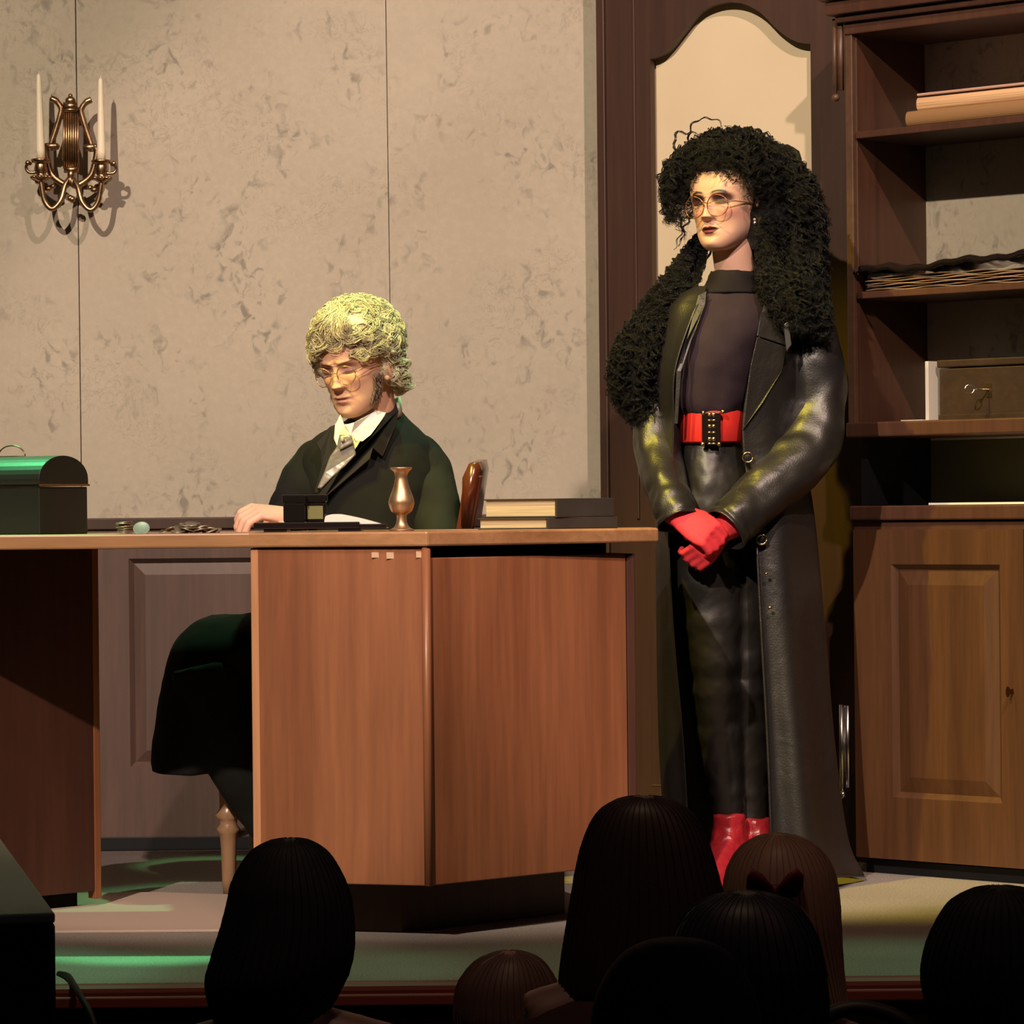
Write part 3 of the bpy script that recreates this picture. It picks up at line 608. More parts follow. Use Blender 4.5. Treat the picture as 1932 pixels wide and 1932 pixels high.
# ------------------------------------------------------------ people
def head_mesh(M, kind='w'):
    """face sculpted as rings with features; local: face towards -Y, chin at z=0, crown .225"""
    tab = [(0,-.070,-.030,.016),(.006,-.082,-.005,.028),(.018,-.088,.020,.039),(.035,-.090,.045,.048),(.055,-.089,.065,.055),(.075,-.088,.078,.0605),(.095,-.088,.087,.066),
           (.115,-.088,.093,.070),(.135,-.089,.097,.0735),(.155,-.086,.099,.0750),(.175,-.077,.095,.0725),(.195,-.061,.082,.064),(.210,-.040,.062,.050),(.219,-.018,.040,.033),(.225,.006,.016,.006)]
    tb = catn(tab, 12); nv = 190; nu = 200; vs = []; cols = []
    skin = np.array((.66,.39,.29) if kind == 'w' else (.62,.35,.24))
    def g(x, z, cx, cz, sx, sz): return math.exp(-((x-cx)/sx)**2 - ((z-cz)/sz)**2)
    R = []
    for i in range(nv):
        z = .225*(1-math.cos(PI*(i+.3)/(nv)))/2 if False else .225*(i+.2)/nv
        f, b, w = interp(tb, z)
        w *= (1.10+.06*math.exp(-((z-.035)/.03)**2)) if kind == 'w' else 1.05
        cy, hd = (f+b)/2, (b-f)/2; ring = []
        for j in range(nu):
            q = j/nu; th = 2*PI*(q + .10*math.sin(2*PI*q)/ (1) * .9)      # denser at the front (q=0.5 -> front)
            th = 2*PI*q - .55*math.sin(2*PI*q) * -1
            # q=.5 -> th=pi ; front is -y
            sx, cyy = math.sin(th), -math.cos(th)     # q=0 back?
            ex = 2.25; nx = math.copysign(abs(sx)**(2/ex), sx); ny = math.copysign(abs(cyy)**(2/ex), cyy)
            x = w*nx; y = cy + hd*ny*-1*-1
            fr = smooth(.15, .75, -ny) if True else 0
            ax = abs(x); d = 0
            if ny < 0:
                # nose
                if .068 < z < .128:
                    t = max(0, min(1, (.124-z)/.044)); amp = .004+.020*t**1.25
                    if z < .080: amp *= smooth(.068, .079, z)
                    d += amp*math.exp(-(x/(.0065+.0045*t))**2)
                d += .008*g(ax, z, .0125, .0785, .0060, .0065)
                d -= .012*g(ax, z, .030, .114, .017, .010)
                d += .0085*g(ax, z, .031, .1115, .0125, .0070)
                d -= .0025*g(ax, z, .031, .1035, .013, .002)
                d += .005*g(ax, z, .027, .131, .018, .006)
                d += .0055*g(ax, z, .043, .088, .017, .014)
                d -= .003*g(ax, z, .040, .052, .014, .018)
                d += .0055*g(x, z, 0, .0535, .016, .0042) + .0065*g(x, z, 0, .0430, .013, .0048) - .0035*g(x, z, 0, .0485, .020, .0016)
                d += .003*g(ax, z, .010, .0545, .006, .003)
                d -= .004*g(x, z, 0, .033, .014, .005) + .002*g(x, z, 0, .063, .004, .006)
                d += .007*g(x, z, 0, .016, .017, .011)
                if kind == 'm': d += .003*g(x, z, 0, .126, .004, .006)*-1 + .003*g(ax, z, .012, .130, .005, .006)
            y -= d*fr
            c = skin.copy()
            if ny < -.05:
                def blend(c, col, k): return c*(1-k) + np.array(col)*k
                if kind == 'w':
                    k = .5*g(ax, z, .052, .084, .016, .016); c = blend(c, (.62,.20,.17), k)
                    # eye shadow from lid to brow
                    k = smooth(.15, .55, g(ax, z, .033, .1205, .0235, .0140)) * (1 if z > .108 else smooth(.1055, .108, z)); c = blend(c, (.045,.013,.018), .95*k)
                    bz = .1375 - 14*(ax-.028)**2; k = math.exp(-((z-bz)/.0030)**4) * smooth(.008, .013, ax) * (1-smooth(.044, .050, ax)); c = blend(c, (.012,.004,.004), .97*k)
                    k = math.exp(-((z-(.1085+.18*(ax-.031)**2*20))/.0024)**2) * smooth(.014, .018, ax)*(1-smooth(.046, .052, ax)); c = blend(c, (.02,.01,.015), .95*k)
                    hw = .0235; t = min(1, ax/hw)
                    up = .0487+.0085*(1-t**2)*(1-.25*math.exp(-(x/.004)**2)); lo = .0487-.0105*(1-t**2)
                    inn = 1 if (ax < hw and lo < z < up) else 0
                    if inn: c = blend(c, (.085,.004,.009) if abs(z-.0487) > .001 else (.01,.002,.002), .97); 
                    if inn and lo+.0015 < z < .0475 and ax < .013: c = blend(c, (.30,.06,.07), .5)
                else:
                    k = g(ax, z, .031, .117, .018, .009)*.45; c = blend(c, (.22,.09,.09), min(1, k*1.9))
                    bz = .126 + .22*(ax-.010); k = math.exp(-((z-bz)/.0028)**2) * smooth(.006, .011, ax) * (1-smooth(.040, .048, ax)); c = blend(c, (.07,.03,.025), .85*k)
                    k = math.exp(-((z-.1080)/.0024)**2) * smooth(.014, .019, ax)*(1-smooth(.042, .050, ax)); c = blend(c, (.05,.02,.03), .85*k)
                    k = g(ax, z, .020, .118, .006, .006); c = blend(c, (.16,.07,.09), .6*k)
                    t = min(1, ax/.026)
                    if ax < .026 and .0485-.008*(1-t**2) < z < .0485+.005*(1-t**2): c = blend(c, (.52,.22,.18), .7)
                    k = math.exp(-((z-(.0487-.10*ax))/.0013)**2)*(1-smooth(.024, .029, ax)); c = blend(c, (.14,.05,.04), .85*k)
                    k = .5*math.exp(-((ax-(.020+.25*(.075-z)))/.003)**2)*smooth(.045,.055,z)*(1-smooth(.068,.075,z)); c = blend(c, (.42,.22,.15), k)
                    # sideburns are drawn in as greasepaint plus hair part
                    k = smooth(.056, .062, ax)*smooth(.030, .045, z)*(1-smooth(.085, .10, z)); c = blend(c, (.30,.18,.13), .6*k)
                    k = .35*g(ax, z, .0, .128, .003, .008); c = blend(c, (.35,.18,.13), k)
            ring.append(M @ Vector((x, y, z))); cols.append(c)
        R.append(ring)
    mb = MB(); mb.rings(R)
    for s in (-1, 1):       # ears
        st = len(mb.v)
        e = [Vector((s*(.070+.012*math.sin(PI*k/16)), .012+.014*math.cos(2*PI*k/16), .098+.030*math.sin(2*PI*k/16) - .006*math.cos(2*PI*k/16))) for k in range(17)]
        mb.tube([M @ p for p in e], .0042, 8); mb.ball(M @ Vector((s*.072, .008, .092)), (.005,.011,.022), 8, M.to_3x3().to_4x4()); mb.ball(M @ Vector((s*.073, .000, .070)), .006, 8)
        cols += [skin*.95]*(len(mb.v)-st)
    return mb, cols, skin
def add_cols(o, cols, default):
    me = o.data; at = me.color_attributes.new('tint', 'FLOAT_COLOR', 'POINT'); n = len(me.vertices)
    arr = np.ones((n, 4), dtype=np.float32); arr[:, :3] = default
    if len(cols): arr[:len(cols), :3] = np.array(cols)
    at.data.foreach_set('color', arr.ravel())
def join_body(head, cols, skin, body_mb, parent, vox=.009):
    tmp = mod_fuse(body_mb.build('body_tmp', M_skin), vox, 5); apply_mods(tmp)
    hv = len(head.v); head.add([v.co.copy() for v in tmp.data.vertices], [list(p.vertices) for p in tmp.data.polygons])
    bpy.data.objects.remove(tmp)
    o = head.build('body', M_skin, parent); add_cols(o, cols, skin*.97); return o
def spectacles(M, parent, r=.0235, zc=.108, col=(.40,.20,.12), squash=.85, tilt=0):
    mb = MB(); ln = MB(); yf = -.104
    T = lambda x, y, z: M @ Vector((x, y, z))
    for s in (-1, 1):
        cx = s*.031
        ring = [(cx+r*math.cos(a), yf+.004*abs(math.cos(a))*1 + (.006 if s*math.cos(a) > 0 else 0)*abs(math.cos(a)), zc+r*squash*math.sin(a)) for a in [2*PI*k/32 for k in range(33)]]
        mb.tube([T(*p) for p in ring], .0011, 6); ln.add([T(*p) for p in ring[:-1]], [tuple(range(32))])
        mb.tube([T(s*.054, yf+.008, zc+.006), T(s*.066, yf+.03, zc+.008), T(s*.076, -.02, zc+.004), T(s*.077, .012, zc+.002)], .0010, 6)
    mb.tube(catmull([T(-.009, yf+.001, zc+.006), T(0, yf-.006, zc+.010), T(.009, yf+.001, zc+.006)], 4), .0011, 6)
    o = mb.build('spectacles', newmat('wire_frame', col, .3, .8), parent); ln.build('lens', M_lens, o); 
    return o
def adopt_fix(): pass

def hand(mb, wrist, fwd, back, side=1, curls=(30,40,35), scale=1.0, spread=.06, thumb=(.8,.55,-.25)):
    f = Vector(fwd).normalized(); b = Vector(back); b = (b-f*b.dot(f)).normalized(); x = f.cross(b)*side
    M = Matrix((( x.x, f.x, b.x, 0), (x.y, f.y, b.y, 0), (x.z, f.z, b.z, 0), (0,0,0,1))); M = Matrix.Translation(Vector(wrist)) @ M @ Matrix.Scale(scale, 4)
    R = []
    for y, w, h, xo in ((-.03,.024,.019,0),(0,.026,.018,0),(.02,.034,.018,.002),(.045,.040,.016,.002),(.07,.041,.014,.001),(.088,.038,.011,0)):
        R.append([M @ Vector((xo+w*math.cos(2*PI*k/16), y, h*math.sin(2*PI*k/16))) for k in range(16)])
    mb.rings(R)
    for x0, L, sp in ((.028,.070,1),(.0095,.078,.3),(-.0095,.073,-.4),(-.027,.057,-1.1)):
        p = Vector((x0, .075, 0)); a = 0; pts = [M @ p]; rad = [.0098]; sx = math.sin(sp*spread)
        p = p + Vector((0,.010,0)); pts.append(M @ p); rad.append(.0098)
        for l, cu, rr in ((.45, curls[0], .0092), (.30, curls[1], .0086), (.25, curls[2], .0076)):
            a += math.radians(cu)
            for h in range(2):
                p = p + Vector((sx*L*l/2, math.cos(a)*L*l/2, -math.sin(a)*L*l/2)); pts.append(M @ p); rad.append(rr)
        mb.tube(pts, [r*scale for r in rad], 10)
    d = Vector(thumb).normalized(); p = Vector((.022,.018,-.006)); pts = [M @ p]; 
    for l in (.03,.026,.022): p = p + d*l; d = (d+Vector((-.25,.25,-.05))).normalized(); pts.append(M @ p)
    mb.tube(pts, [.013*scale,.0115*scale,.010*scale,.0085*scale], 10)

class Hair:
    """collects many thin locks as tubes, quickly"""
    def __init__(s): s.v = []; s.f = []; s.n = 0
    def lock(s, path, hr, pitch, r, n, spread, seg=4, ph=None):
        P = np.array([tuple(p) for p in path]); N = len(P)
        if N < 3: return
        T = np.gradient(P, axis=0); T /= np.linalg.norm(T, axis=1)[:, None]+1e-9
        ref = np.array((.3, -.9, .2)) ; A = ref - T*(T@ref)[:, None]; A /= np.linalg.norm(A, axis=1)[:, None]+1e-9; B = np.cross(T, A)
        L = np.concatenate(([0], np.cumsum(np.linalg.norm(np.diff(P, axis=0), axis=1)))); ph = random.uniform(0, 6.28) if ph is None else ph
        hd = random.choice((-1, 1)); q = np.linspace(0, 1, N)
        for k in range(n):
            a0 = random.uniform(0, 6.28); rr = spread*math.sqrt(random.random()); oa, ob = rr*math.cos(a0), rr*math.sin(a0); pk = ph + random.gauss(0, .25); h = hr*random.uniform(.8, 1.2)
            ang = pk + hd*2*PI*L/(pitch); en = np.minimum(1, .15+q*3)
            c = P + A*((np.cos(ang)*h*en+oa)[:, None]) + B*((np.sin(ang)*h*en+ob)[:, None])
            m = N if random.random() > .3 else max(4, int(N*random.uniform(.6, 1)))
            c = c[:m]; t = np.gradient(c, axis=0); t /= np.linalg.norm(t, axis=1)[:, None]+1e-9
            x = np.cross(t, np.array((.2, .3, .93))); x /= np.linalg.norm(x, axis=1)[:, None]+1e-9; y = np.cross(t, x)
            rad = r*random.uniform(.7, 1.2)*(1-.75*np.linspace(0, 1, m)**2)
            ring = [c + x*(rad*math.cos(2*PI*j/seg))[:, None] + y*(rad*math.sin(2*PI*j/seg))[:, None] for j in range(seg)]
            V_ = np.stack(ring, 1).reshape(-1, 3); i0 = np.arange(m-1)[:, None]*seg; j0 = np.arange(seg)[None, :]; j1 = (j0+1) % seg
            F_ = np.stack((i0+j0, i0+j1, i0+seg+j1, i0+seg+j0), -1).reshape(-1, 4) + s.n
            s.v.append(V_); s.f.append(F_); s.n += len(V_)
    def build(s, name, mat, parent, extra=None):
        ev = [tuple(p) for p in extra.v] if extra else []; ef = extra.f if extra else []
        V_ = np.concatenate(s.v + ([np.array(ev)] if ev else [])); off = s.n; Q = np.concatenate(s.f)
        ef = [[i+off for i in f] for f in ef]; nl = Q.size + sum(len(f) for f in ef); nf = len(Q)+len(ef)
        me = bpy.data.meshes.new(name); me.vertices.add(len(V_)); me.vertices.foreach_set('co', V_.astype(np.float32).ravel())
        me.loops.add(nl); me.loops.foreach_set('vertex_index', np.concatenate([Q.ravel()] + ([np.array([i for f in ef for i in f])] if ef else [])).astype(np.int32))
        tot = np.concatenate((np.full(len(Q), 4), np.array([len(f) for f in ef], dtype=int))) if ef else np.full(len(Q), 4)
        st = np.concatenate(([0], np.cumsum(tot)[:-1])); me.polygons.add(nf); me.polygons.foreach_set('loop_start', st.astype(np.int32))
        me.polygons.foreach_set('use_smooth', np.ones(nf, dtype=bool)); me.update(calc_edges=True); me.validate()
        o = bpy.data.objects.new(name, me); C.objects.link(o); me.materials.append(mat); adopt(o, parent); return o
def resample(P_, step):
    P_ = [Vector(p) for p in P_]; out = [P_[0]]; acc = 0
    for a, b in zip(P_, P_[1:]):
        L = (b-a).length; n_ = max(1, int(L/step))
        for k in range(1, n_+1): out.append(a+(b-a)*(k/n_))
    return out

# ============================================================ standing woman
YP = 7.75; PPM = F/YP
per = thing('person', 'standing person with big curly black hair, long black leather coat and red gloves', 'person', (W(1395,1600,YP).x, YP, 0))
def Wp(x, y, d=0): return W(x, y, YP+d)
Hh = W(1377, 474, YP-.0); HM = Matrix.Translation(Hh) @ Matrix.Rotation(math.radians(-34), 4, 'Z') @ Matrix.Rotation(math.radians(2), 4, 'X') @ Matrix.Rotation(math.radians(-2), 4, 'Y') @ Matrix.Scale(.93, 4)
hm, hc, sk = head_mesh(HM, 'w')
bd = MB()
bd.tube([HM @ Vector((0,.02,.05)), HM @ Vector((0,.012,.0)), Wp(1388,515,.02), Wp(1385,560,.03)], [.050,.046,.047,.060], 16)
bd.tube([Wp(1385,555,.03), Wp(1378,620,.02), Wp(1370,700,.02), Wp(1362,800,.03), Wp(1362,900,.03)], [.07,.10,.095,.075,.09], 16)
bd.tube([Wp(1290,590,.03), Wp(1385,570,.03), Wp(1490,600,.03)], [.04,.05,.04], 12)
bd.tube([Wp(1275,600,.03), Wp(1240,720,.02), Wp(1245,840,-.02), Wp(1290,960,-.17)], [.042,.036,.033,.024], 12)
bd.tube([Wp(1500,600,.03), Wp(1530,720,.02), Wp(1525,850,-.02), Wp(1370,995,-.17)], [.042,.036,.033,.024], 12)
for xh, xk, xa, d in ((1345,1350,1372,-.03), (1400,1405,1412,.02)):
    bd.tube([Wp(xh,920,d+.02), Wp(xk,1280,d), Wp(xa,1540,d+.02), Wp(xa,1620,d+.03)], [.058,.036,.024,.022], 12)
join_body(hm, hc, sk, bd, per)
spectacles(HM, per, .0265, .102, (.35,.14,.08), .95)
MB().ball(HM @ Vector((.076,-.006,.060)), .0045, 8).build('earring', M_steel, per)
# shirt, collar
def pring(y, cx, hw, hd, d=0, yaw=-.45, n=48, fold=0, ph=0):
    c = Wp(cx, y, d); hw = hw/PPM; out = []
    for k in range(n):
        a = 2*PI*k/n; fx = 1 + fold*math.sin(a*9+ph)
        p = Vector((hw*math.cos(a)*fx, hd*math.sin(a)*fx)); out.append(Vector((c.x+p.x, c.y+p.y + .25*p.x, c.z)))
    return out
sh = MB(); rows = catn([(545,1386,52,.062,.02,0),(562,1384,86,.085,.02,0),(600,1378,104,.105,.01,0),(660,1360,92,.118,-.005,.004),(720,1350,86,.118,0,.010),(762,1345,80,.112,0,.016),(782,1345,68,.102,0,.022),(796,1346,58,.088,0,.02)], 6)
sh.rings([pring(y, cx, hw, hd, d, fold=f) for y, cx, hw, hd, d, f in rows]); mod_fold(sh.build('shirt', M_shirt, per), .012, .05)
cl_ = MB(); cl_.rings([pring(y, cx, hw, hd, d) for y, cx, hw, hd, d in catn([(513,1389,46,.055,.01),(522,1388,49,.060,.01),(540,1386,56,.066,.01),(556,1384,70,.078,.015)], 4)], True, False)
mod_fold(mod_solid(cl_.build('shirt_collar', M_collarb, per), .004), .008, .03)
# trousers
tr = MB(); tr.rings([pring(y, cx, hw, hd, d) for y, cx, hw, hd, d in catn([(826,1346,58,.090,0),(860,1348,66,.10,0),(920,1355,78,.112,0),(985,1360,80,.112,0)], 4)])
for pts, rr in (((Wp(1330,930,-.03), Wp(1335,1050,-.04), Wp(1345,1180,-.05), Wp(1350,1290,-.055), Wp(1358,1400,-.03), Wp(1370,1500,-.02), Wp(1374,1560,-.02)), (.078,.078,.062,.050,.047,.036,.032)),
                ((Wp(1388,930,.02), Wp(1395,1050,.01), Wp(1402,1180,.0), Wp(1405,1290,0), Wp(1412,1400,.02), Wp(1418,1500,.03), Wp(1420,1560,.03)), (.078,.078,.060,.048,.045,.035,.031))):
    cr = catmull(pts, 8); r2 = [x[0] for x in catn([(r,) for r in rr], 8)]
    r2 = [r*(1+.03*math.sin(i*1.3)+(.05*math.sin(i*2.1) if 22 < i < 30 or i > 40 else 0)) for i, r in enumerate(r2)]
    tr.tube(cr, r2, 24)
mod_fold(mod_fuse(tr.build('trousers', M_legs, per), .006, 4), .008, .05)
# belt with clasp
bt = MB(); bt.rings([pring(y, cx, hw, hd, d) for y, cx, hw, hd, d in ((777,1346,60,.093,-.006),(780,1346,61,.095,-.006),(832,1346,62,.098,-.006),(835,1346,61,.096,-.006))], True, False)
bo = mod_solid(bt.build('belt', M_belt, per), .005, 1)
bk = MB(); yb = -.115
def bq(x, y): return Wp(x, y, yb)
a, b = bq(1324, 778), bq(1360, 836); 
bk.box(((a.x+b.x)/2, YP+yb+.004, (a.z+b.z)/2), (b.x-a.x, .014, a.z-b.z)); bko = bk.build('buckle_plate', M_lacq, bo, False, .002)
gd = MB()
for i, y in enumerate((782, 793, 804, 816, 828, 837)):
    for dx in (-4, 4): gd.ball(bq(1343+dx, y), (.006,.005,.003 if i % 2 else .005), 8) if True else 0
    gd.tube([bq(1336, y), bq(1350, y)], .0022, 6)
for x, y in ((1326,838),(1357,838),(1364,777),(1327,779)): gd.ball(bq(x, y), .0055, 8)
gd.build('clasp', M_gold, bo)
# coat, open at the front
rows = [ # y, then (x, depth) around from viewer-left front edge to viewer-right front edge
 (540, (1334,-.055),(1318,-.03),(1318,.05),(1390,.11),(1462,.075),(1474,.03),(1466,-.03),(1452,-.065)),
 (562, (1326,-.085),(1284,-.045),(1282,.06),(1392,.12),(1498,.09),(1512,.03),(1482,-.05),(1448,-.085)),
 (600, (1306,-.112),(1262,-.050),(1258,.08),(1394,.135),(1520,.10),(1532,.02),(1488,-.075),(1440,-.105)),
 (700, (1274,-.128),(1240,-.040),(1255,.09),(1392,.140),(1505,.10),(1520,.01),(1480,-.090),(1416,-.128)),
 (800, (1272,-.122),(1244,-.030),(1262,.08),(1390,.125),(1490,.09),(1508,.00),(1470,-.090),(1400,-.126)),
 (900, (1268,-.122),(1240,-.010),(1262,.10),(1388,.145),(1500,.10),(1522,.00),(1476,-.100),(1408,-.130)),
 (1000,(1262,-.120),(1238,.000),(1260,.12),(1388,.165),(1508,.12),(1536,.00),(1486,-.115),(1426,-.135)),
 (1200,(1272,-.100),(1240,.010),(1262,.14),(1392,.200),(1520,.15),(1552,.02),(1502,-.120),(1437,-.145)),
 (1400,(1290,-.090),(1243,.010),(1265,.15),(1400,.220),(1530,.17),(1567,.03),(1517,-.130),(1448,-.155)),
 (1580,(1300,-.085),(1253,.010),(1278,.16),(1405,.230),(1550,.19),(1592,.04),(1535,-.140),(1455,-.165)),
 (1655,(1304,-.085),(1258,.010),(1284,.16),(1408,.235),(1575,.19),(1625,.04),(1560,-.150),(1462,-.170))]
flat = [tuple([r[0]] + [c for p in r[1:] for c in p]) for r in rows]
grid = []
for r in catn(flat, 9):
    pts = [(r[1+2*k], r[2+2*k]) for k in range(8)]; row = catn(pts, 10); g_ = []
    for i, (x, d) in enumerate(row):
        t = i/(len(row)-1); low = smooth(900, 1500, r[0])
        amp = (.004+.016*low)*math.sin(PI*t)**.5 * math.sin(t*31 + r[0]*.0016)
        x2 = x + amp*PPM*.5*math.cos(t*5); d2 = d + amp
        g_.append(Wp(x2, r[0], d2))
    grid.append(g_)
mb = MB().rings(grid, False, False); coat = mod_sub(mod_solid(mb.build('coat', M_coat, per, fix=False), .004, 0), 1)
def sleeve(pts, rr, name, wr=.05, flat=1.0):
    cr = catmull(pts, 14); r2 = [x[0] for x in catn([(r,) for r in rr], 14)]; n_ = len(cr); mb = MB(); R = []; nrm = Vector((0,-1,0)); seg = 40
    for i in range(n_):
        T = (cr[min(i+1,n_-1)]-cr[max(i-1,0)]).normalized(); nrm = (nrm-T*nrm.dot(T)).normalized(); b = T.cross(nrm); q = i/n_; ring = []
        for k in range(seg):
            a = 2*PI*k/seg
            wv = wr*3.2*noise.noise(Vector((i*.085+len(name)*rr[1]*50, 1.0*math.cos(a)+i*.03, 1.0*math.sin(a)-i*.02))) + wr*1.2*noise.noise(Vector((i*.22, 2*math.cos(a), 2*math.sin(a))))
            ring.append(cr[i] + (nrm*math.cos(a)+b*math.sin(a))*r2[i]*(1+wv))
        R.append(ring)
    mb.rings(R, True, False); s_ = mod_solid(mb.build(name, M_coat, coat), .003); return s_
sleeve([Wp(1478,575,.03), Wp(1512,600,.02), Wp(1532,680,.0), Wp(1538,780,-.01), Wp(1512,860,-.05), Wp(1450,920,-.11), Wp(1390,978,-.165), Wp(1366,1000,-.185)], (.050,.062,.062,.064,.072,.060,.052,.050), 'sleeve', .055)
sleeve([Wp(1300,580,.03), Wp(1262,605,.03), Wp(1245,690,.02), Wp(1238,780,.0), Wp(1240,850,-.05), Wp(1258,920,-.12), Wp(1272,962,-.165), Wp(1280,985,-.18)], (.046,.052,.052,.050,.050,.046,.044,.044), 'sleeve', .05)
# lapels and front edge
def slab(poly, dfun, name, mat, parent, th=.004, n=1):
    mb = MB(); m = len(poly); c = [sum(p[0] for p in poly)/m, sum(p[1] for p in poly)/m]
    F_ = [Wp(x, y, dfun(x, y)-th) for x, y in poly]; B_ = [Wp(x, y, dfun(x, y)) for x, y in poly]
    mb.add(F_+B_, [tuple(range(m)), tuple(reversed(range(m, 2*m)))] + [(i, (i+1)%m, m+(i+1)%m, m+i) for i in range(m)])
    return mb.build(name, mat, parent, False, .0015)
dl = lambda x, y: -.128 + .00045*max(0, x-1420) + (.0006*max(0, 600-y)) 
slab([(1450,548),(1486,560),(1500,600),(1484,652),(1428,634),(1436,590)], dl, 'collar', M_coat, coat)
slab([(1428,636),(1484,655),(1476,700),(1440,760),(1402,812),(1404,770),(1416,690)], dl, 'lapel', M_coat, coat)
slab([(1334,548),(1318,556),(1296,640),(1276,700),(1272,800),(1279,800),(1286,700),(1306,640),(1330,575)], lambda x, y: -.128 + .0007*max(0, 620-y), 'lapel', M_coat, coat)
slab([(1478,612),(1488,606),(1494,650),(1484,664)], lambda x, y: -.128, 'lapel_edge', M_steel, coat, .003)
# buttons along the viewer-right edge
for x, y in ((1411,863),(1437,1018)):
    c = Wp(x, y, -.150); q = MB().tube([c+Vector((.0105*math.cos(a), 0, .0105*math.sin(a))) for a in [2*PI*k/20 for k in range(21)]], .0022, 8); q.build('button_ring', M_gold, coat); MB().ball(c+Vector((0,.003,0)), (.010,.004,.010), 10).build('button', M_black, coat)
for x, y in ((1446,1083),(1453,1147)): MB().ball(Wp(x, y, -.160), (.004,.003,.004), 8).build('stud', M_gold, coat)
# front edge piping catches light
ep = [Wp(x, y, d-.004) for x, y, d in ((1428,1030,-.136),(1437,1200,-.147),(1448,1400,-.157),(1455,1580,-.167))]
MB().tube(catmull(ep, 8), .003, 8).build('edge_piping', M_coat, coat)
# gloves
gl = MB(); hand(gl, Wp(1278,972,-.185), Wp(1345,1012,-.215)-Wp(1278,972,-.185), (.15,-.9,.35), -1, (45,55,40), .98, .05, (.5,.7,-.3))
gl.tube([Wp(1262,950,-.16), Wp(1282,973,-.185)], [.034,.030], 12); mod_fuse(gl.build('glove', M_glove, per), .0035, 4)
gl = MB(); hand(gl, Wp(1362,1000,-.172), Wp(1318,1050,-.19)-Wp(1362,1000,-.172), (.2,-.9,-.1), 1, (45,55,45), .86, .05, (.6,.6,.1))
gl.tube([Wp(1385,985,-.165), Wp(1362,1000,-.172)], [.034,.028], 12); mod_fuse(gl.build('glove', M_glove, per), .0035, 4)
# boots
def boot(x, y, d, yawv):
    A = Wp(x, y, d); mb = MB(); f = Vector((math.sin(yawv), -math.cos(yawv), 0)); zt = A.z; base = Vector((A.x, A.y, 0))
    R = []
    for k, (fo, zz, hw, hl) in enumerate(((0, zt+.02, .036, .040), (0, zt-.01, .038, .044), (.008, .10, .038, .056), (.04, .075, .040, .085), (.065, .050, .042, .105), (.080, .026, .042, .110), (.088, .012, .041, .108), (.090, .004, .038, .104))):
        c = base + f*fo; s_ = Vector((f.y, -f.x, 0))
        R.append([Vector((c.x, c.y, 0)) + s_*(hw*math.cos(2*PI*j/24)) + f*(hl*math.sin(2*PI*j/24)) + Vector((0,0, zz + (.030*(1-math.sin(2*PI*j/24))*.5 if zz < .06 else 0))) for j in range(24)])
    mb.rings(R); mb.box(base - f*.012 + Vector((0,0,.018)), (.04,.04,.034)); o = mb.build('boot', M_red, per); mod_fold(mod_fuse(o, .006, 3), .010, .03)
boot(1376, 1552, -.03, -.30); boot(1424, 1560, .02, .25)

# ---- curly hair
random.seed(21)
HI = HM.inverted()
def inface(p):
    q = HI @ p
    return (q.y < -.008 and abs(q.x) < .084 and -.02 < q.z < .145) or (q.y < -.035 and abs(q.x) < .066 - .25*max(0, q.z-.150) and -.06 < q.z < .178 - 1.0*max(0, abs(q.x)-.02)) 
hb = MB()
# lumpy under-volume
def lump(mb, c, r, n=20, amp=.10, M=None):
    st = len(mb.v); mb.ball(c, r, n, M); c = Vector(c)
    for p in mb.v[st:]:
        d = p-c; k = 1+amp*noise.noise(p*28) + amp*.7*noise.noise(p*70); p.xyz = c + d*k
R3 = HM.to_3x3().to_4x4()
lump(hb, HM @ Vector((0,.030,.150)), (.092,.098,.088), 26, .10, R3)
lump(hb, HM @ Vector((0,-.020,.205)), (.068,.065,.038), 20, .12, R3)
lump(hb, HM @ Vector((.045,.055,.095)), (.075,.075,.105), 22, .12, R3)
lump(hb, HM @ Vector((-.045,.060,.095)), (.055,.060,.10), 22, .12, R3)
for x, y, d, r in ((1462,330,.03,.062),(1492,400,.04,.062),(1496,470,.04,.060),(1500,530,.03,.052),(1478,560,.05,.05),(1440,480,.08,.06),(1530,585,.0,.045),
                   (1296,545,.02,.022),(1255,590,.02,.045),(1226,640,.0,.060),(1212,700,-.01,.062),(1214,755,-.01,.048),(1255,650,.03,.05),(1300,500,.05,.028)):
    lump(hb, Wp(x, y, d), (r, r*.85, r*1.15), 14, .14)
HW = Hair()
def curl(P_, r=None, hr=None, pitch=None, clip=True, n=7, spread=.0045):
    path = resample(catmull(P_, 8), .0045)
    if clip and any(inface(p) for p in path): return False
    HW.lock(path, hr or random.uniform(.005,.010), pitch or random.uniform(.022,.036), r or .0010, n, spread); return True
def rv(s): return Vector((random.gauss(0, s), random.gauss(0, s), random.gauss(0, s)))
for k in range(760):
    az = random.uniform(0, 2*PI); rr = random.uniform(1.0, 1.38); P_ = []; e_end = random.uniform(-.5, .5)
    for q in (0, .25, .5, .75, 1.0):
        el = lerp(1.35, e_end, q); x = .100*rr*math.cos(az)*math.cos(el); y = .03+.105*rr*math.sin(az)*math.cos(el); z_ = .152+.098*rr*math.sin(el)
        P_.append(HM @ Vector((x, y, z_)) + rv(.005))
    curl(P_)
for k in range(110):
    x = random.uniform(-.085, .085); P_ = [HM @ Vector((x*.5, -.00, .240)), HM @ Vector((x*.8, -.050, .244)), HM @ Vector((x, -.084+abs(x)*.5, .222)), HM @ Vector((x*1.25, -.072+abs(x)*.6, .198))]
    curl([p+rv(.005) for p in P_])
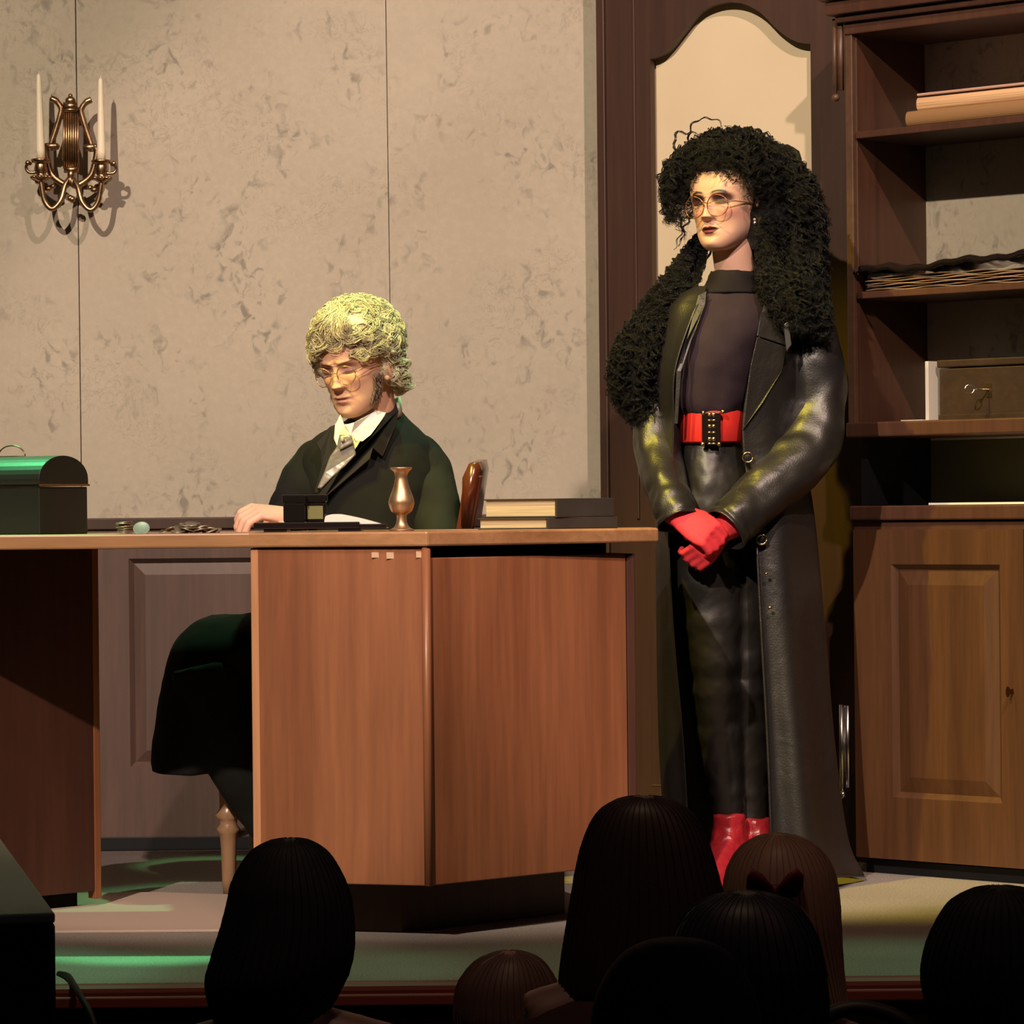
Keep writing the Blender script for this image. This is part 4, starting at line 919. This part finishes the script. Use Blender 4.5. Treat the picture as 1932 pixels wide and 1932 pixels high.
def bundle(centers, radii, n, fly=.15, **kw):
    for k in range(n):
        a = random.uniform(0, 2*PI); q = math.sqrt(random.random())*(1+fly*random.random()); s0 = random.randint(0, max(0, len(centers)-4))
        e0 = min(len(centers), s0 + random.randint(3, 5)); P_ = []
        for i in range(s0, e0):
            aa = a + .3*(i-s0)*random.uniform(-1, 1); P_.append(centers[i] + Vector((math.cos(aa)*radii[i]*q, math.sin(aa)*radii[i]*q*.85, random.uniform(-.01,.01))))
        if len(P_) > 2: curl(P_, **kw)
for k in range(170):      # frizz beyond the outline
    az = random.uniform(-.3, PI+.3); u = HM @ Vector((0,.03,.13)); rr = random.uniform(.115, .135); c0 = Wp(1400, 390, .0)
    d_ = Vector((math.cos(az), random.uniform(-.5,.5), math.sin(az)*1.05+.1)).normalized(); p = c0 + d_*rr
    t_ = Vector((-d_.z, 0, d_.x)); HW.lock(resample(catmull([p-d_*.02, p, p+d_*.012+t_*.012*random.gauss(0,1), p+d_*.016+t_*.03*random.gauss(0,1), p+d_*random.uniform(-.01,.02)+t_*.04*random.gauss(0,1)], 5), .004), .004, .02, .0006, 2, .003)
bundle([Wp(1440,285,.02), Wp(1478,345,.03), Wp(1492,420,.03), Wp(1496,480,.03), Wp(1502,540,.02), Wp(1520,590,.01), Wp(1540,640,.02)], [.055,.070,.074,.070,.066,.052,.034], 520)
bundle([Wp(1440,360,-.02), Wp(1446,400,-.03), Wp(1448,440,-.03), Wp(1446,480,-.03)], [.014,.018,.018,.018], 130, clip=False)
bundle([Wp(1436,440,-.03), Wp(1446,490,-.04), Wp(1458,540,-.07), Wp(1480,590,-.11), Wp(1500,630,-.12)], [.014,.020,.030,.034,.022], 110)
bundle([Wp(1480,520,-.03), Wp(1510,560,-.07), Wp(1535,600,-.09), Wp(1552,640,-.08)], [.05,.05,.04,.022], 120)
bundle([Wp(1340,430,.07), Wp(1318,465,.05), Wp(1288,520,.02), Wp(1256,580,.0), Wp(1226,640,-.02), Wp(1208,700,-.03), Wp(1206,760,-.03), Wp(1222,800,-.04)], [.010,.016,.032,.050,.066,.064,.052,.034], 600)
bundle([Wp(1318,470,.02), Wp(1322,520,-.0), Wp(1318,560,-.03), Wp(1300,610,-.06)], [.010,.014,.020,.024], 50)
bundle([Wp(1318,280,0), Wp(1290,310,-.01), Wp(1276,345,-.02), Wp(1270,385,-.02), Wp(1274,420,-.02)], [.034,.034,.028,.020,.016], 120, .3)
for P_ in ([(1310,385),(1300,410),(1285,440),(1270,470)], [(1295,370),(1280,400),(1288,440),(1280,465)], [(1290,350),(1268,372),(1258,400),(1264,408)], [(1310,300),(1300,262),(1312,228),(1345,224),(1362,240)],
           [(1290,320),(1276,300),(1274,258),(1300,250),(1320,255)], [(1375,245),(1385,236),(1395,242),(1410,238)], [(1520,345),(1540,350),(1545,360),(1540,372)], [(1525,370),(1548,385),(1555,400),(1540,412)],
           [(1345,470),(1322,510),(1315,560),(1320,590)], [(1500,560),(1525,570),(1535,600),(1520,560)]):
    curl([Wp(x+random.uniform(-3,3), y+random.uniform(-3,3), -.02) for x, y in P_], .0010, .003, .03, clip=False, n=6, spread=.002)
HW.build('hair', M_hairb, per, hb)

# ============================================================ seated man at the desk
YQ = 7.74
man = thing('person', 'seated person with wavy blond hair, round spectacles and black suit behind the desk', 'person', (W(720,1300,YQ).x, YQ, 0))
def Wq(x, y, d=0): return W(x, y, YQ+d)
QPM = F/YQ
Hm = Wq(692, 775, -.02); QM = Matrix.Translation(Hm) @ Matrix.Rotation(math.radians(-30), 4, 'Z') @ Matrix.Rotation(math.radians(15), 4, 'X') @ Matrix.Rotation(math.radians(-4), 4, 'Y') @ Matrix.Scale(.96, 4)
hm, hc, sk = head_mesh(QM, 'm')
bd = MB()
bd.tube([QM @ Vector((0,.03,.06)), QM @ Vector((0,.025,.0)), Wq(712,800,.05), Wq(715,850,.05)], [.054,.052,.055,.06], 16)
bd.tube([Wq(712,860,.05), Wq(705,900,.05), Wq(712,1000,.04), Wq(722,1150,.05), Wq(730,1240,.05)], [.07,.10,.10,.10,.11], 16)
bd.tube([Wq(625,872,.04), Wq(710,850,.06), Wq(780,872,.06)], [.032,.050,.032], 12)
bd.tube([Wq(612,882,.04), Wq(560,955,-.05), Wq(530,990,-.10), Wq(515,990,-.30)], [.030,.034,.030,.024], 12)
bd.tube([Wq(790,880,.06), Wq(830,950,.02), Wq(835,1050,-.06), Wq(700,1080,-.05)], [.030,.036,.034,.028], 12)
bd.tube([Wq(730,1245,.06), Wq(560,1260,.0), Wq(385,1258,-.10), Wq(385,1270,-.10)], [.095,.085,.055,.050], 14)
bd.tube([Wq(365,1240,-.10), Wq(450,1440,-.12), Wq(570,1600,-.10)], [.050,.042,.032], 12)
bd.tube([Wq(730,1245,.12), Wq(580,1250,.14), Wq(440,1240,.10)], [.095,.085,.065], 14)
bd.tube([Wq(440,1240,.10), Wq(520,1440,.12), Wq(640,1600,.14)], [.058,.05,.036], 12)
join_body(hm, hc, sk, bd, man)
spectacles(QM, man, .0225, .104, (.50,.30,.16), .95)
# visible hand on the desk edge
hd_ = MB(); hand(hd_, Wq(552,975,-.44), (-.62,-.35,.10), (.1,-.3,.9), -1, (38,45,35), .98, .08)
ho = mod_fuse(hd_.build('hand', M_skin, man), .0035, 4); apply_mods(ho); add_cols(ho, [], np.array((.74,.45,.33)))
# trousers / coat skirts over the knees
tr = MB()
def rr_(c, hw, hd, n=32, rot=0): return [Vector((c.x + hw*math.cos(2*PI*k/n), c.y + hd*math.sin(2*PI*k/n), c.z)) for k in range(n)]
tr.tube(catmull([Wq(740,1240,.06), Wq(600,1255,.0), Wq(470,1262,-.05), Wq(372,1262,-.10)], 6), [x[0] for x in catn([(.14,),(.135,),(.12,),(.095,)], 6)], 24)
tr.tube(catmull([Wq(740,1240,.13), Wq(600,1250,.13), Wq(440,1262,.10)], 6), [x[0] for x in catn([(.14,),(.13,),(.10,)], 6)], 24)
tr.tube(catmull([Wq(390,1250,-.14), Wq(432,1400,-.14), Wq(520,1560,-.12), Wq(570,1625,-.10)], 6), [x[0] for x in catn([(.085,),(.075,),(.052,),(.042,)], 6)], 24)
tr.tube(catmull([Wq(460,1250,.10), Wq(510,1400,.12), Wq(600,1560,.14), Wq(640,1625,.14)], 6), [x[0] for x in catn([(.075,),(.07,),(.052,),(.042,)], 6)], 24)
mod_fold(mod_fuse(tr.build('trousers', M_robe, man), .009, 5), .012, .08)
sk_ = MB(); R = []
for y, x0, x1, hd in catn([(1160,400,560,.04),(1176,362,550,.10),(1200,338,540,.15),(1228,322,530,.165),(1270,312,520,.165),(1350,298,500,.17),(1420,287,480,.17),(1452,290,440,.16)], 5):
    c = Wq((x0+x1)/2, y, -.04); hw = (x1-x0)/2/QPM
    R.append([Vector((c.x + hw*math.cos(2*PI*k/40)*(1+.02*math.sin(6*PI*k/20)), c.y + hd*math.sin(2*PI*k/40)*(1+.02*math.sin(8*PI*k/20)), c.z + .0*k)) for k in range(40)])
sk_.rings(R, True, True); mod_fold(sk_.build('coat_skirt', M_robe, man), .010, .07)
for x, y, d in ((610,1628,-.10), (680,1628,.14)):
    c = Wq(x, y, d); R = []
    for fo, zz, hw, hl in ((0, c.z+.01, .038, .045), (-.02, .09, .040, .065), (-.05, .06, .042, .10), (-.07, .03, .044, .13), (-.075, .012, .043, .13), (-.075, .003, .041, .128)):
        R.append([Vector((c.x+fo+hl*math.cos(2*PI*k/20), c.y+hw*math.sin(2*PI*k/20), zz)) for k in range(20)])
    MB().rings(R).build('shoe', M_lacq, man)
# jacket
jk = MB()
def jring(y, x0, x1, hd, d, n=48, slope=0):
    a, b = Wq(x0, y, d), Wq(x1, y, d); c = (a+b)/2; hw = (b.x-a.x)/2; o_ = []
    for k in range(n):
        t = 2*PI*k/n; e = 2.3; cx = math.copysign(abs(math.cos(t))**(2/e), math.cos(t)); sy = math.copysign(abs(math.sin(t))**(2/e), math.sin(t))
        o_.append(Vector((c.x+hw*cx, c.y+hd*sy+.22*hw*cx, c.z + slope*cx*hw)))
    return o_
rws = catn([(762,684,748,.045,.065),(780,668,762,.060,.06),(800,640,778,.082,.055),(822,598,803,.098,.05),(850,574,824,.112,.045),(900,568,836,.122,.04),(960,574,832,.125,.035),(1040,590,826,.128,.035),(1150,600,840,.135,.04),(1240,600,850,.15,.04)], 5)
jk.rings([jring(*r) for r in rws]); jo = mod_fold(jk.build('jacket', M_suit, man), .010, .06)
def sleeve2(pts, rr, par, mat, wr=.04):
    cr = catmull(pts, 12); r2 = [x[0] for x in catn([(r,) for r in rr], 12)]; R = []; nrm = Vector((0,-1,0)); seg = 32; n_ = len(cr)
    for i in range(n_):
        T = (cr[min(i+1,n_-1)]-cr[max(i-1,0)]).normalized(); nrm = (nrm-T*nrm.dot(T)).normalized(); b = T.cross(nrm)
        R.append([cr[i] + (nrm*math.cos(a)+b*math.sin(a))*r2[i]*(1+wr*math.sin(i*.5+2*math.sin(a))) for a in [2*PI*k/seg for k in range(seg)]])
    return mod_fold(MB().rings(R).build('sleeve', mat, par), .012, .07)
sleeve2([Wq(640,850,.05), Wq(600,868,.03), Wq(574,910,0), Wq(552,955,-.06), Wq(545,985,-.14), Wq(540,985,-.30), Wq(541,984,-.375)], (.030,.046,.052,.050,.044,.036,.034), jo, M_suit)
sleeve2([Wq(745,840,.07), Wq(790,858,.06), Wq(815,905,.03), Wq(824,980,-.02), Wq(822,1060,-.08), Wq(740,1110,-.10), Wq(660,1120,-.12)], (.030,.046,.050,.050,.048,.042,.036), jo, M_suit)
# shirt front, collar, tie, lapels laid on the chest
def qs(poly, dfun, name, mat, parent, th=.004, bev=.001):
    m = len(poly); F_ = [Wq(x, y, dfun(x, y)-th) for x, y in poly]; B_ = [Wq(x, y, dfun(x, y)) for x, y in poly]
    return MB().add(F_+B_, [tuple(range(m)), tuple(reversed(range(m, 2*m)))] + [(i, (i+1)%m, m+(i+1)%m, m+i) for i in range(m)]).build(name, mat, parent, False, bev)
dj = lambda x, y: -.094 - .00012*(y-800) + .00028*abs(x-660)*(.6 if x < 660 else 1.15) + (.0009*max(0, 815-y))
qs([(632,800),(700,800),(650,880),(610,925),(598,925),(618,870)], lambda x, y: dj(x, y)+.004, 'shirt_front', M_white, man)
cb = MB(); R = []      # collar band around the neck, open left-front
for k in range(25):
    a = math.radians(-100 + 300*k/24); R.append(a)
ct_ = Wq(700, 785, .04)
def cring(dz, r, dx): return [ct_ + Vector((dx + r*1.0*math.cos(a), r*1.0*math.sin(a), dz + (.030*math.cos(a)) + .004*math.sin(a))) for a in [math.radians(-128 + 300*k/40) for k in range(41)]]
mod_solid(MB().rings([cring(.012, .062, 0), cring(-.005, .066, 0), cring(-.030, .071, -.004)], False, False).build('collar_band', M_white, man), .004)
# collar wings
dc = lambda x, y: -.110 + .0009*max(0, x-672) + .0010*max(0, 650-x) + .0012*max(0, 800-y)*(1 if x > 680 else .3)
wing = [(650,802),(668,797),(700,780),(728,756),(738,740),(741,756),(722,790),(700,820),(684,833),(672,832),(662,818)]
qs(wing, dc, 'collar_wing', M_white, man, .004)
qs([(642,782),(649,800),(642,815),(636,842),(630,828),(632,803)], lambda x, y: -.112+.0005*(650-x), 'collar_wing', M_white, man, .004)
MB().ball(Wq(646, 829, -.122), (.004,.004,.0055), 10).build('shirt_button', M_page, man)
qs([(640,820),(662,822),(668,840),(672,858),(650,880),(628,900),(606,922),(598,922),(612,890),(622,862),(636,842)], lambda x, y: dj(x, y)-.006, 'cravat', M_tie, man, .008, .003)
qs([(640,822),(662,820),(668,836),(640,850)], lambda x, y: dj(x, y)-.014, 'cravat_knot', M_tie, man, .008, .004)
qs([(742,752),(752,775),(748,800),(722,862),(704,846),(698,866),(612,940),(594,940),(640,888),(676,850),(700,826),(724,790)], lambda x, y: dj(x, y)-.010+.0004*max(0, x-690), 'lapel', M_lapel, jo, .004, .0015)
qs([(636,800),(624,804),(600,826),(596,836),(604,850),(606,880),(592,930),(600,930),(622,872),(632,846)], lambda x, y: dj(x, y)-.004, 'lapel', M_lapel, jo, .004, .0015)
# wig
random.seed(5)
wg = MB(); Q3 = QM.to_3x3().to_4x4()
lump(wg, QM @ Vector((0,.022,.168)), (.092,.100,.078), 30, .07, Q3)
lump(wg, QM @ Vector((0,-.030,.200)), (.074,.056,.042), 22, .10, Q3)
lump(wg, QM @ Vector((.060,.032,.118)), (.032,.052,.066), 20, .10, Q3)
lump(wg, QM @ Vector((.058,.060,.060)), (.024,.026,.030), 16, .10, Q3)
lump(wg, QM @ Vector((-.066,.020,.135)), (.030,.055,.055), 20, .10, Q3)
lump(wg, QM @ Vector((-.062,-.035,.130)), (.022,.025,.040), 14, .10, Q3)
lump(wg, QM @ Vector((0,.075,.100)), (.070,.045,.080), 18, .10, Q3)
WI = QM.inverted()
def inface2(p):
    q = WI @ p; return q.y < -.045 and abs(q.x) < .060 and -.05 < q.z < .150 + .016*math.sin(q.x*60+1) 
HG = Hair()
def wl(P_, n=14, sp=.006, hr=.004, pitch=.06, r=.0009):
    path = resample(catmull(P_, 6), .006)
    if any(inface2(p) for p in path): return
    HG.lock(path, hr, pitch, r, n, sp)
for k in range(330):
    az = random.uniform(0, 2*PI); e1_ = random.uniform(.1, 1.5); dr = random.choice((-1, 1)); P_ = []; rr = random.uniform(1.0, 1.08); L = random.uniform(.5, 1.0); w0 = random.uniform(0, 6)
    for i in range(7):
        q = i/6; a = az + dr*L*q*.6 + .25*math.sin(q*6+w0); el = e1_ - L*q*.75 + .14*math.sin(q*8+w0*1.3)
        el = max(-.9 if math.sin(a) > -.3 else -.15, el)
        P_.append(QM @ Vector((.096*rr*math.cos(a)*math.cos(el), .018+.108*rr*math.sin(a)*math.cos(el), .152+.100*rr*math.sin(el))))
    wl(P_, 16, .0075)
for k in range(26):
    x = random.uniform(-.075, .075); P_ = [QM @ Vector((.015+x*.3, -.04, .240)), QM @ Vector((x*.7+.01, -.080, .220)), QM @ Vector((x, -.094+abs(x)*.35, .190)), QM @ Vector((x*1.18, -.084+abs(x)*.45, .168+.016*random.random()-.10*max(0, abs(x)-.03)))]
    HG.lock(resample(catmull([p+rv(.003) for p in P_], 6), .006), .004, .06, .0009, 14, .007)
for cx_, cy_, cz_ in ((.070,.055,.045), (.080,.030,.085), (.078,.0,.14), (.078,.02,.115), (.078,.04,.12), (.076,.045,.10), (.074,.06,.085), (.080,.03,.07), (.07,.07,.1), (-.07,-.03,.12)):
    for k in range(12):
        c = Vector((cx_, cy_, cz_)); a0 = random.uniform(0, 6.28); r_ = random.uniform(.010, .022); P_ = [QM @ (c + Vector((.010*random.gauss(0,1), r_*math.cos(a0+q*.8), r_*1.1*math.sin(a0+q*.8)))) for q in range(7)]
        HG.lock(resample(catmull(P_, 5), .006), .002, .05, .0009, 12, .005)
HG.build('hair', M_wig, man, wg)
for s in (1, -1):
    sb = MB()
    for k in range(160):
        z0 = random.uniform(.03, .095); y0 = random.uniform(-.040, -.008) - .25*max(0, .06-z0)*1.2; w = interp([(0,.03),(.03,.050),(.06,.060),(.1,.0675)], z0)[0]
        p = Vector((s*(w - .16*max(0, -y0-.02)), y0, z0)); sb.tube([QM @ p, QM @ (p+Vector((s*.004, -.002, -.006))), QM @ (p+Vector((s*.004, -.003+random.gauss(0,.002), -.014)))], [.0012,.001,.0004], 4)
    sb.build('sideburn', M_side, man)

# ============================================================ chair
chx = W(885, 940, 7.80).x
ch = thing('wooden_chair', 'glossy mahogany chair with turned legs under the seated person', 'chair', (W(640,1300,7.75).x, 7.75, 0))
sx0, sx1, sy0, sy1 = W(400,1300,7.7).x, W(850,1300,7.8).x, 7.62, 8.02
def crect(x0, x1, y0, y1, r=.05, n=6):
    o_ = []
    for cx, cy, a0 in ((x1-r,y1-r,0),(x0+r,y1-r,PI/2),(x0+r,y0+r,PI),(x1-r,y0+r,1.5*PI)):
        for k in range(n+1): a = a0+PI/2*k/n; o_.append((cx+r*math.cos(a), cy+r*math.sin(a)))
    return o_
MB().prism(crect(sx0+.03, sx1, sy0, sy1), lambda a, b, t: Vector((a, b, t)), .35, .378).build('seat', M_chair, ch, False, .006)
legp = [(.013,0),(.015,.03),(.017,.10),(.020,.13),(.026,.140),(.018,.150),(.020,.16),(.029,.170),(.020,.182),(.019,.19),(.022,.25),(.022,.34),(.016,.352)]
lx = W(430, 1500, 7.55).x
for x, y in ((lx-.010, 7.68), (lx+.03, 7.96), (sx1-.05, 7.68), (sx1-.05, 7.96)):
    MB().lathe(legp, (x, y, 0), 20).build('leg', M_turn, ch)
for y in (7.66, 8.0):
    bp_ = [Vector((sx1-.03, y, .36)), Vector((sx1-.005, y, .60)), Vector((chx-.006, y, .80)), Vector((chx+.012, y, .90))]
    bpm = MB(); cr = catmull(bp_, 6); R = []
    for i, p in enumerate(cr):
        t = i/(len(cr)-1); wd_ = .014+.006*t; R.append([p+Vector((dx*wd_, dy*.014, 0)) for dx, dy in ((-1,-1),(1,-1),(1,1),(-1,1))])
    bpm.rings(R).build('back_post', M_chair, ch, False, .004)
R = []
for k in range(9):
    y = 7.64+.38*k/8; x = chx + .020*(1-((k-4)/4)**2)*1.0; z0 = .79; z1 = .925+.012*(1-((k-4)/4)**2)
    R.append([Vector((x-.016, y, z0)), Vector((x+.004, y, z0)), Vector((x+.024, y, z1-.02)), Vector((x+.020, y, z1)), Vector((x+.002, y, z1)), Vector((x-.012, y, z1-.03))])
MB().rings(R).build('crest_rail', M_chair, ch, True)
MB().tube([(lx-.010, 7.68, .12), (lx+.03, 7.96, .12)], .009, 10).build('stretcher', M_turn, ch)

# ============================================================ audience, seen from behind
def hairmat(name, c, r=.5): return newmat(name, c, r, spec=.3)
def spectator(label, Y, prof, hair_m, top_hw=.0, kid=False, cloth_c=(.01,.009,.012), strands=120, flare=.9, wob=.001, depth=.78, skin=(.12,.07,.055)):
    """prof: rows (y, xleft, xright) in photo pixels, top to bottom, of the hair outline at distance Y"""
    rows = catn(prof, 5); pp_ = F/Y
    cxx = (prof[2][1]+prof[2][2])/2; c0 = W(cxx, prof[0][0], Y); t = thing('person', label, 'person', (c0.x, Y, HALL))
    hr_ = MB(); R = []
    for y, a, b in rows:
        p, q = W(a, y, Y), W(b, y, Y); c = (p+q)/2; hw = max(.004, (q.x-p.x)/2); hd_ = hw*depth + .012
        if y == rows[0][0]: hd_ = hw*.8
        R.append([Vector((c.x+hw*math.cos(2*PI*k/48)*(1+wob*8*noise.noise(Vector((1.5*math.cos(2*PI*k/48), 1.5*math.sin(2*PI*k/48)+Y, y*.012)))), c.y+hd_*math.sin(2*PI*k/48), c.z)) for k in range(48)])
    hr_.rings(R)
    for k in range(strands):
        j = random.randrange(48); st = random.randint(0, 4); pts = [R[i][j] + (R[i][j]-sum(R[i], Vector())/48).normalized()*random.uniform(.0002,.0015) for i in range(st, len(R))]
        if len(pts) > 3: hr_.tube(pts, random.uniform(.0005,.0010), 4)
    hr_.build('hair', hair_m, t)
    # body: head inside the hair, neck, shoulders, torso, seated (or standing child) legs
    topz = c0.z; s = (topz-HALL)/1.30 if not kid else (topz-HALL)/1.15
    b = MB(); x = c0.x; B = lambda dx, dy, z: Vector((x+dx*s, Y+dy*s, HALL+z*s))
    T = 1.30 if not kid else 1.15; sc_ = s
    k = 1 if not kid else .72
    b.ball(B(0,0,T-.13), (.060*s,.055*s,.09*s), 14)
    b.tube([B(0,.0,T-.16), B(0,-.01,T-.27)], [.045*s*k**.5]*2, 12)
    b.tube([B(-.17*k,0,T-.33), B(0,0,T-.29), B(.17*k,0,T-.33)], [.05*s*k,.06*s*k,.05*s*k], 12)
    b.tube([B(0,0,T-.30), B(0,0,T-.45), B(0,0,T-.65), B(0,0,T-.80)], [.10*s*k,.14*s*k,.12*s*k,.14*s*k], 16)
    for sd in (-1, 1):
        b.tube([B(sd*.18*k,0,T-.34), B(sd*.21*k,.02,T-.58), B(sd*.14*k,.20*k,T-.68)], [.045*s*k,.038*s*k,.028*s*k], 10)
        if kid: b.tube([B(sd*.07,0,.40), B(sd*.07,0,.22), B(sd*.07,0,.05), B(sd*.07,.08,.03)], [.06*s,.045*s,.032*s,.03*s], 10)
        else:
            b.tube([B(sd*.09,0,.50), B(sd*.09,.36,.50), B(sd*.09,.38,.48)], [.075*s,.058*s,.05*s], 10); b.tube([B(sd*.09,.38,.50), B(sd*.09,.38,.08), B(sd*.09,.48,.035)], [.052*s,.035*s,.03*s], 10)
    bo_ = mod_fuse(b.build('body', M_skin, t), .012, 3); apply_mods(bo_); add_cols(bo_, [], np.array(skin))
    g = MB(); R = []
    for z_, hw, hd in ((T-.265,.05,.05),(T-.28,.09*k,.075),(T-.30,.16*k,.10),(T-.34,.225*k,.12),(T-.42,.235*k,.14),(T-.60,.225*k,.14),(T-.80,.20*k,.15),(T-.84,.19*k,.14)):
        R.append([B(hw*math.cos(2*PI*j/32), hd*math.sin(2*PI*j/32)-.005, z_) for j in range(32)])
    mod_sub(g.rings(R).build('top', cloth('spectator_cloth', cloth_c), t)); return t
H_blk = hairmat('black_hair_back', (.006,.006,.009), .75); H_dbr = hairmat('dark_brown_hair', (.022,.013,.010)); H_bl = hairmat('dark_blond_hair', (.20,.12,.085)); H_lb = hairmat('light_brown_hair', (.11,.062,.055)); H_dk = hairmat('blue_black_hair', (.009,.009,.014))
random.seed(9)
spectator('spectator with tall black hair seen from behind in front of the desk', 5.2, [(1582,535,556),(1588,505,588),(1610,470,620),(1660,440,650),(1710,428,664),(1760,414,668),(1810,398,664),(1850,388,652),(1900,396,625),(1960,420,590)], H_blk)
spectator('small child with pale brown hair low in the front of the desk', 5.55, [(1795,945,975),(1800,925,1000),(1815,895,1025),(1850,866,1048),(1890,857,1058),(1930,858,1062),(1980,880,1040)], H_lb, kid=True, cloth_c=(.015,.008,.008))
spectator('spectator with long straight dark brown hair seen from behind', 5.3, [(1502,1195,1235),(1508,1165,1262),(1530,1130,1300),(1575,1105,1330),(1640,1088,1352),(1710,1076,1368),(1780,1064,1372),(1840,1056,1372),(1875,1056,1366),(1890,1075,1350)], H_dbr, cloth_c=(.022,.009,.009), strands=200, depth=.6)
P4 = spectator('child with dark blond hair and a dark red ribbon seen from behind', 5.85, [(1573,1450,1480),(1580,1425,1510),(1600,1395,1545),(1640,1372,1572),(1690,1366,1582),(1740,1380,1586),(1790,1420,1588),(1840,1460,1592),(1900,1490,1600)], H_bl, kid=True, cloth_c=(.03,.02,.03), strands=200)
bw = MB(); cB = W(1462, 1680, 5.85-.09)
for sx in (-1, 1):
    R = [[cB + Vector((sx*u, -.008*math.sin(a)*1.5, v*math.sin(a)+w_)) + Vector((0, .010*math.cos(a), 0)) for a in [2*PI*k/14 for k in range(14)]] for u, v, w_ in ((.004,.008,0),(.02,.022,.006),(.036,.026,.012),(.046,.012,.014))]
    bw.rings(R)
    bw.tube([cB, cB+Vector((sx*.012,-.004,-.03)), cB+Vector((sx*.022,.0,-.065))], [.006,.008,.010], 8, True, .3)
bw.ball(cB, (.010,.008,.010), 8); bw.build('ribbon', cloth('dark_red_ribbon', (.09,.012,.018), .5), P4)
spectator('spectator with thick dark hair behind the round smooth head', 4.78, [(1683,1385,1425),(1689,1350,1462),(1712,1305,1505),(1755,1275,1535),(1810,1262,1553),(1860,1262,1560),(1910,1270,1562),(1970,1290,1550)], H_dk)
spectator('spectator with short cropped dark hair nearest the camera', 4.15, [(1771,1255,1292),(1777,1215,1335),(1800,1172,1378),(1845,1138,1412),(1890,1120,1430),(1940,1113,1437),(2000,1120,1430),(2060,1150,1400)], newmat('cropped_hair', (.014,.013,.018), .85, spec=.2), strands=0)
spectator('spectator with full dark hair at the right edge of the picture', 4.75, [(1672,1865,1905),(1680,1830,1945),(1705,1790,1990),(1755,1760,2020),(1810,1742,2038),(1860,1740,2044),(1910,1748,2040),(1970,1770,2020)], H_blk, wob=.003)

# dark curved chair back low right
cbk = MB(); R = [W(x, y, 5.2) for x, y in ((1540,1945),(1560,1918),(1600,1903),(1650,1905),(1700,1925),(1735,1960))]
ac = thing('hall_chair', 'black curved chair back between the dark haired spectators at bottom right', 'chair', (W(1640,1930,5.2).x, 5.2, HALL))
cbk.tube(catmull(R, 6), .012, 10).build('top_rail', M_black, ac)
cx_ = W(1640,1930,5.2).x
MB().prism(crect(cx_-.18, cx_+.18, 4.88, 5.2), lambda a, b, t: Vector((a, b, t)), HALL+.44, HALL+.47).build('seat', M_black, ac, False, .004)
for dx in (-.15, .15):
    MB().tube([(cx_+dx, 5.2, HALL), (cx_+dx, 5.2, -.04)], .011, 10).build('leg', M_black, ac); MB().tube([(cx_+dx, 4.92, HALL), (cx_+dx, 4.92, HALL+.44)], .011, 10).build('leg', M_black, ac)

# black box in the left foreground and its cable
bc = W(104, 1722, 4.0); dirv = Vector((-1403/F, 1, 0)).normalized(); sdv = Vector((-dirv.y, dirv.x, 0)); 
qp = [Vector((bc.x, bc.y, 0)), Vector((bc.x, bc.y, 0))+dirv*1.1, Vector((bc.x, bc.y, 0))+dirv*1.1+sdv*.7, Vector((bc.x, bc.y, 0))+sdv*.7]
t = thing('equipment_case', 'large black case with grey green top at the lower left corner', 'case', (bc.x-.3, bc.y+.5, HALL))
MB().prism([(p.x, p.y) for p in qp], lambda a, b, t_: Vector((a, b, t_)), HALL, bc.z-.012).build('body', M_black, t, False, .004)
MB().prism([(p.x, p.y) for p in qp], lambda a, b, t_: Vector((a, b, t_)), bc.z-.012, bc.z).build('lid', newmat('grey_lid', (.42,.44,.36), .6), t, False, .003)
tag(MB().tube(catmull([W(112,1838,6.34), W(128,1842,6.28), W(140,1860,6.19), W(155,1885,6.12), W(175,1925,6.08), W(190,1990,6.06)], 8), .006, 8).build('cable', M_black), 'black cable hanging over the stage edge beside the large case', 'cable')
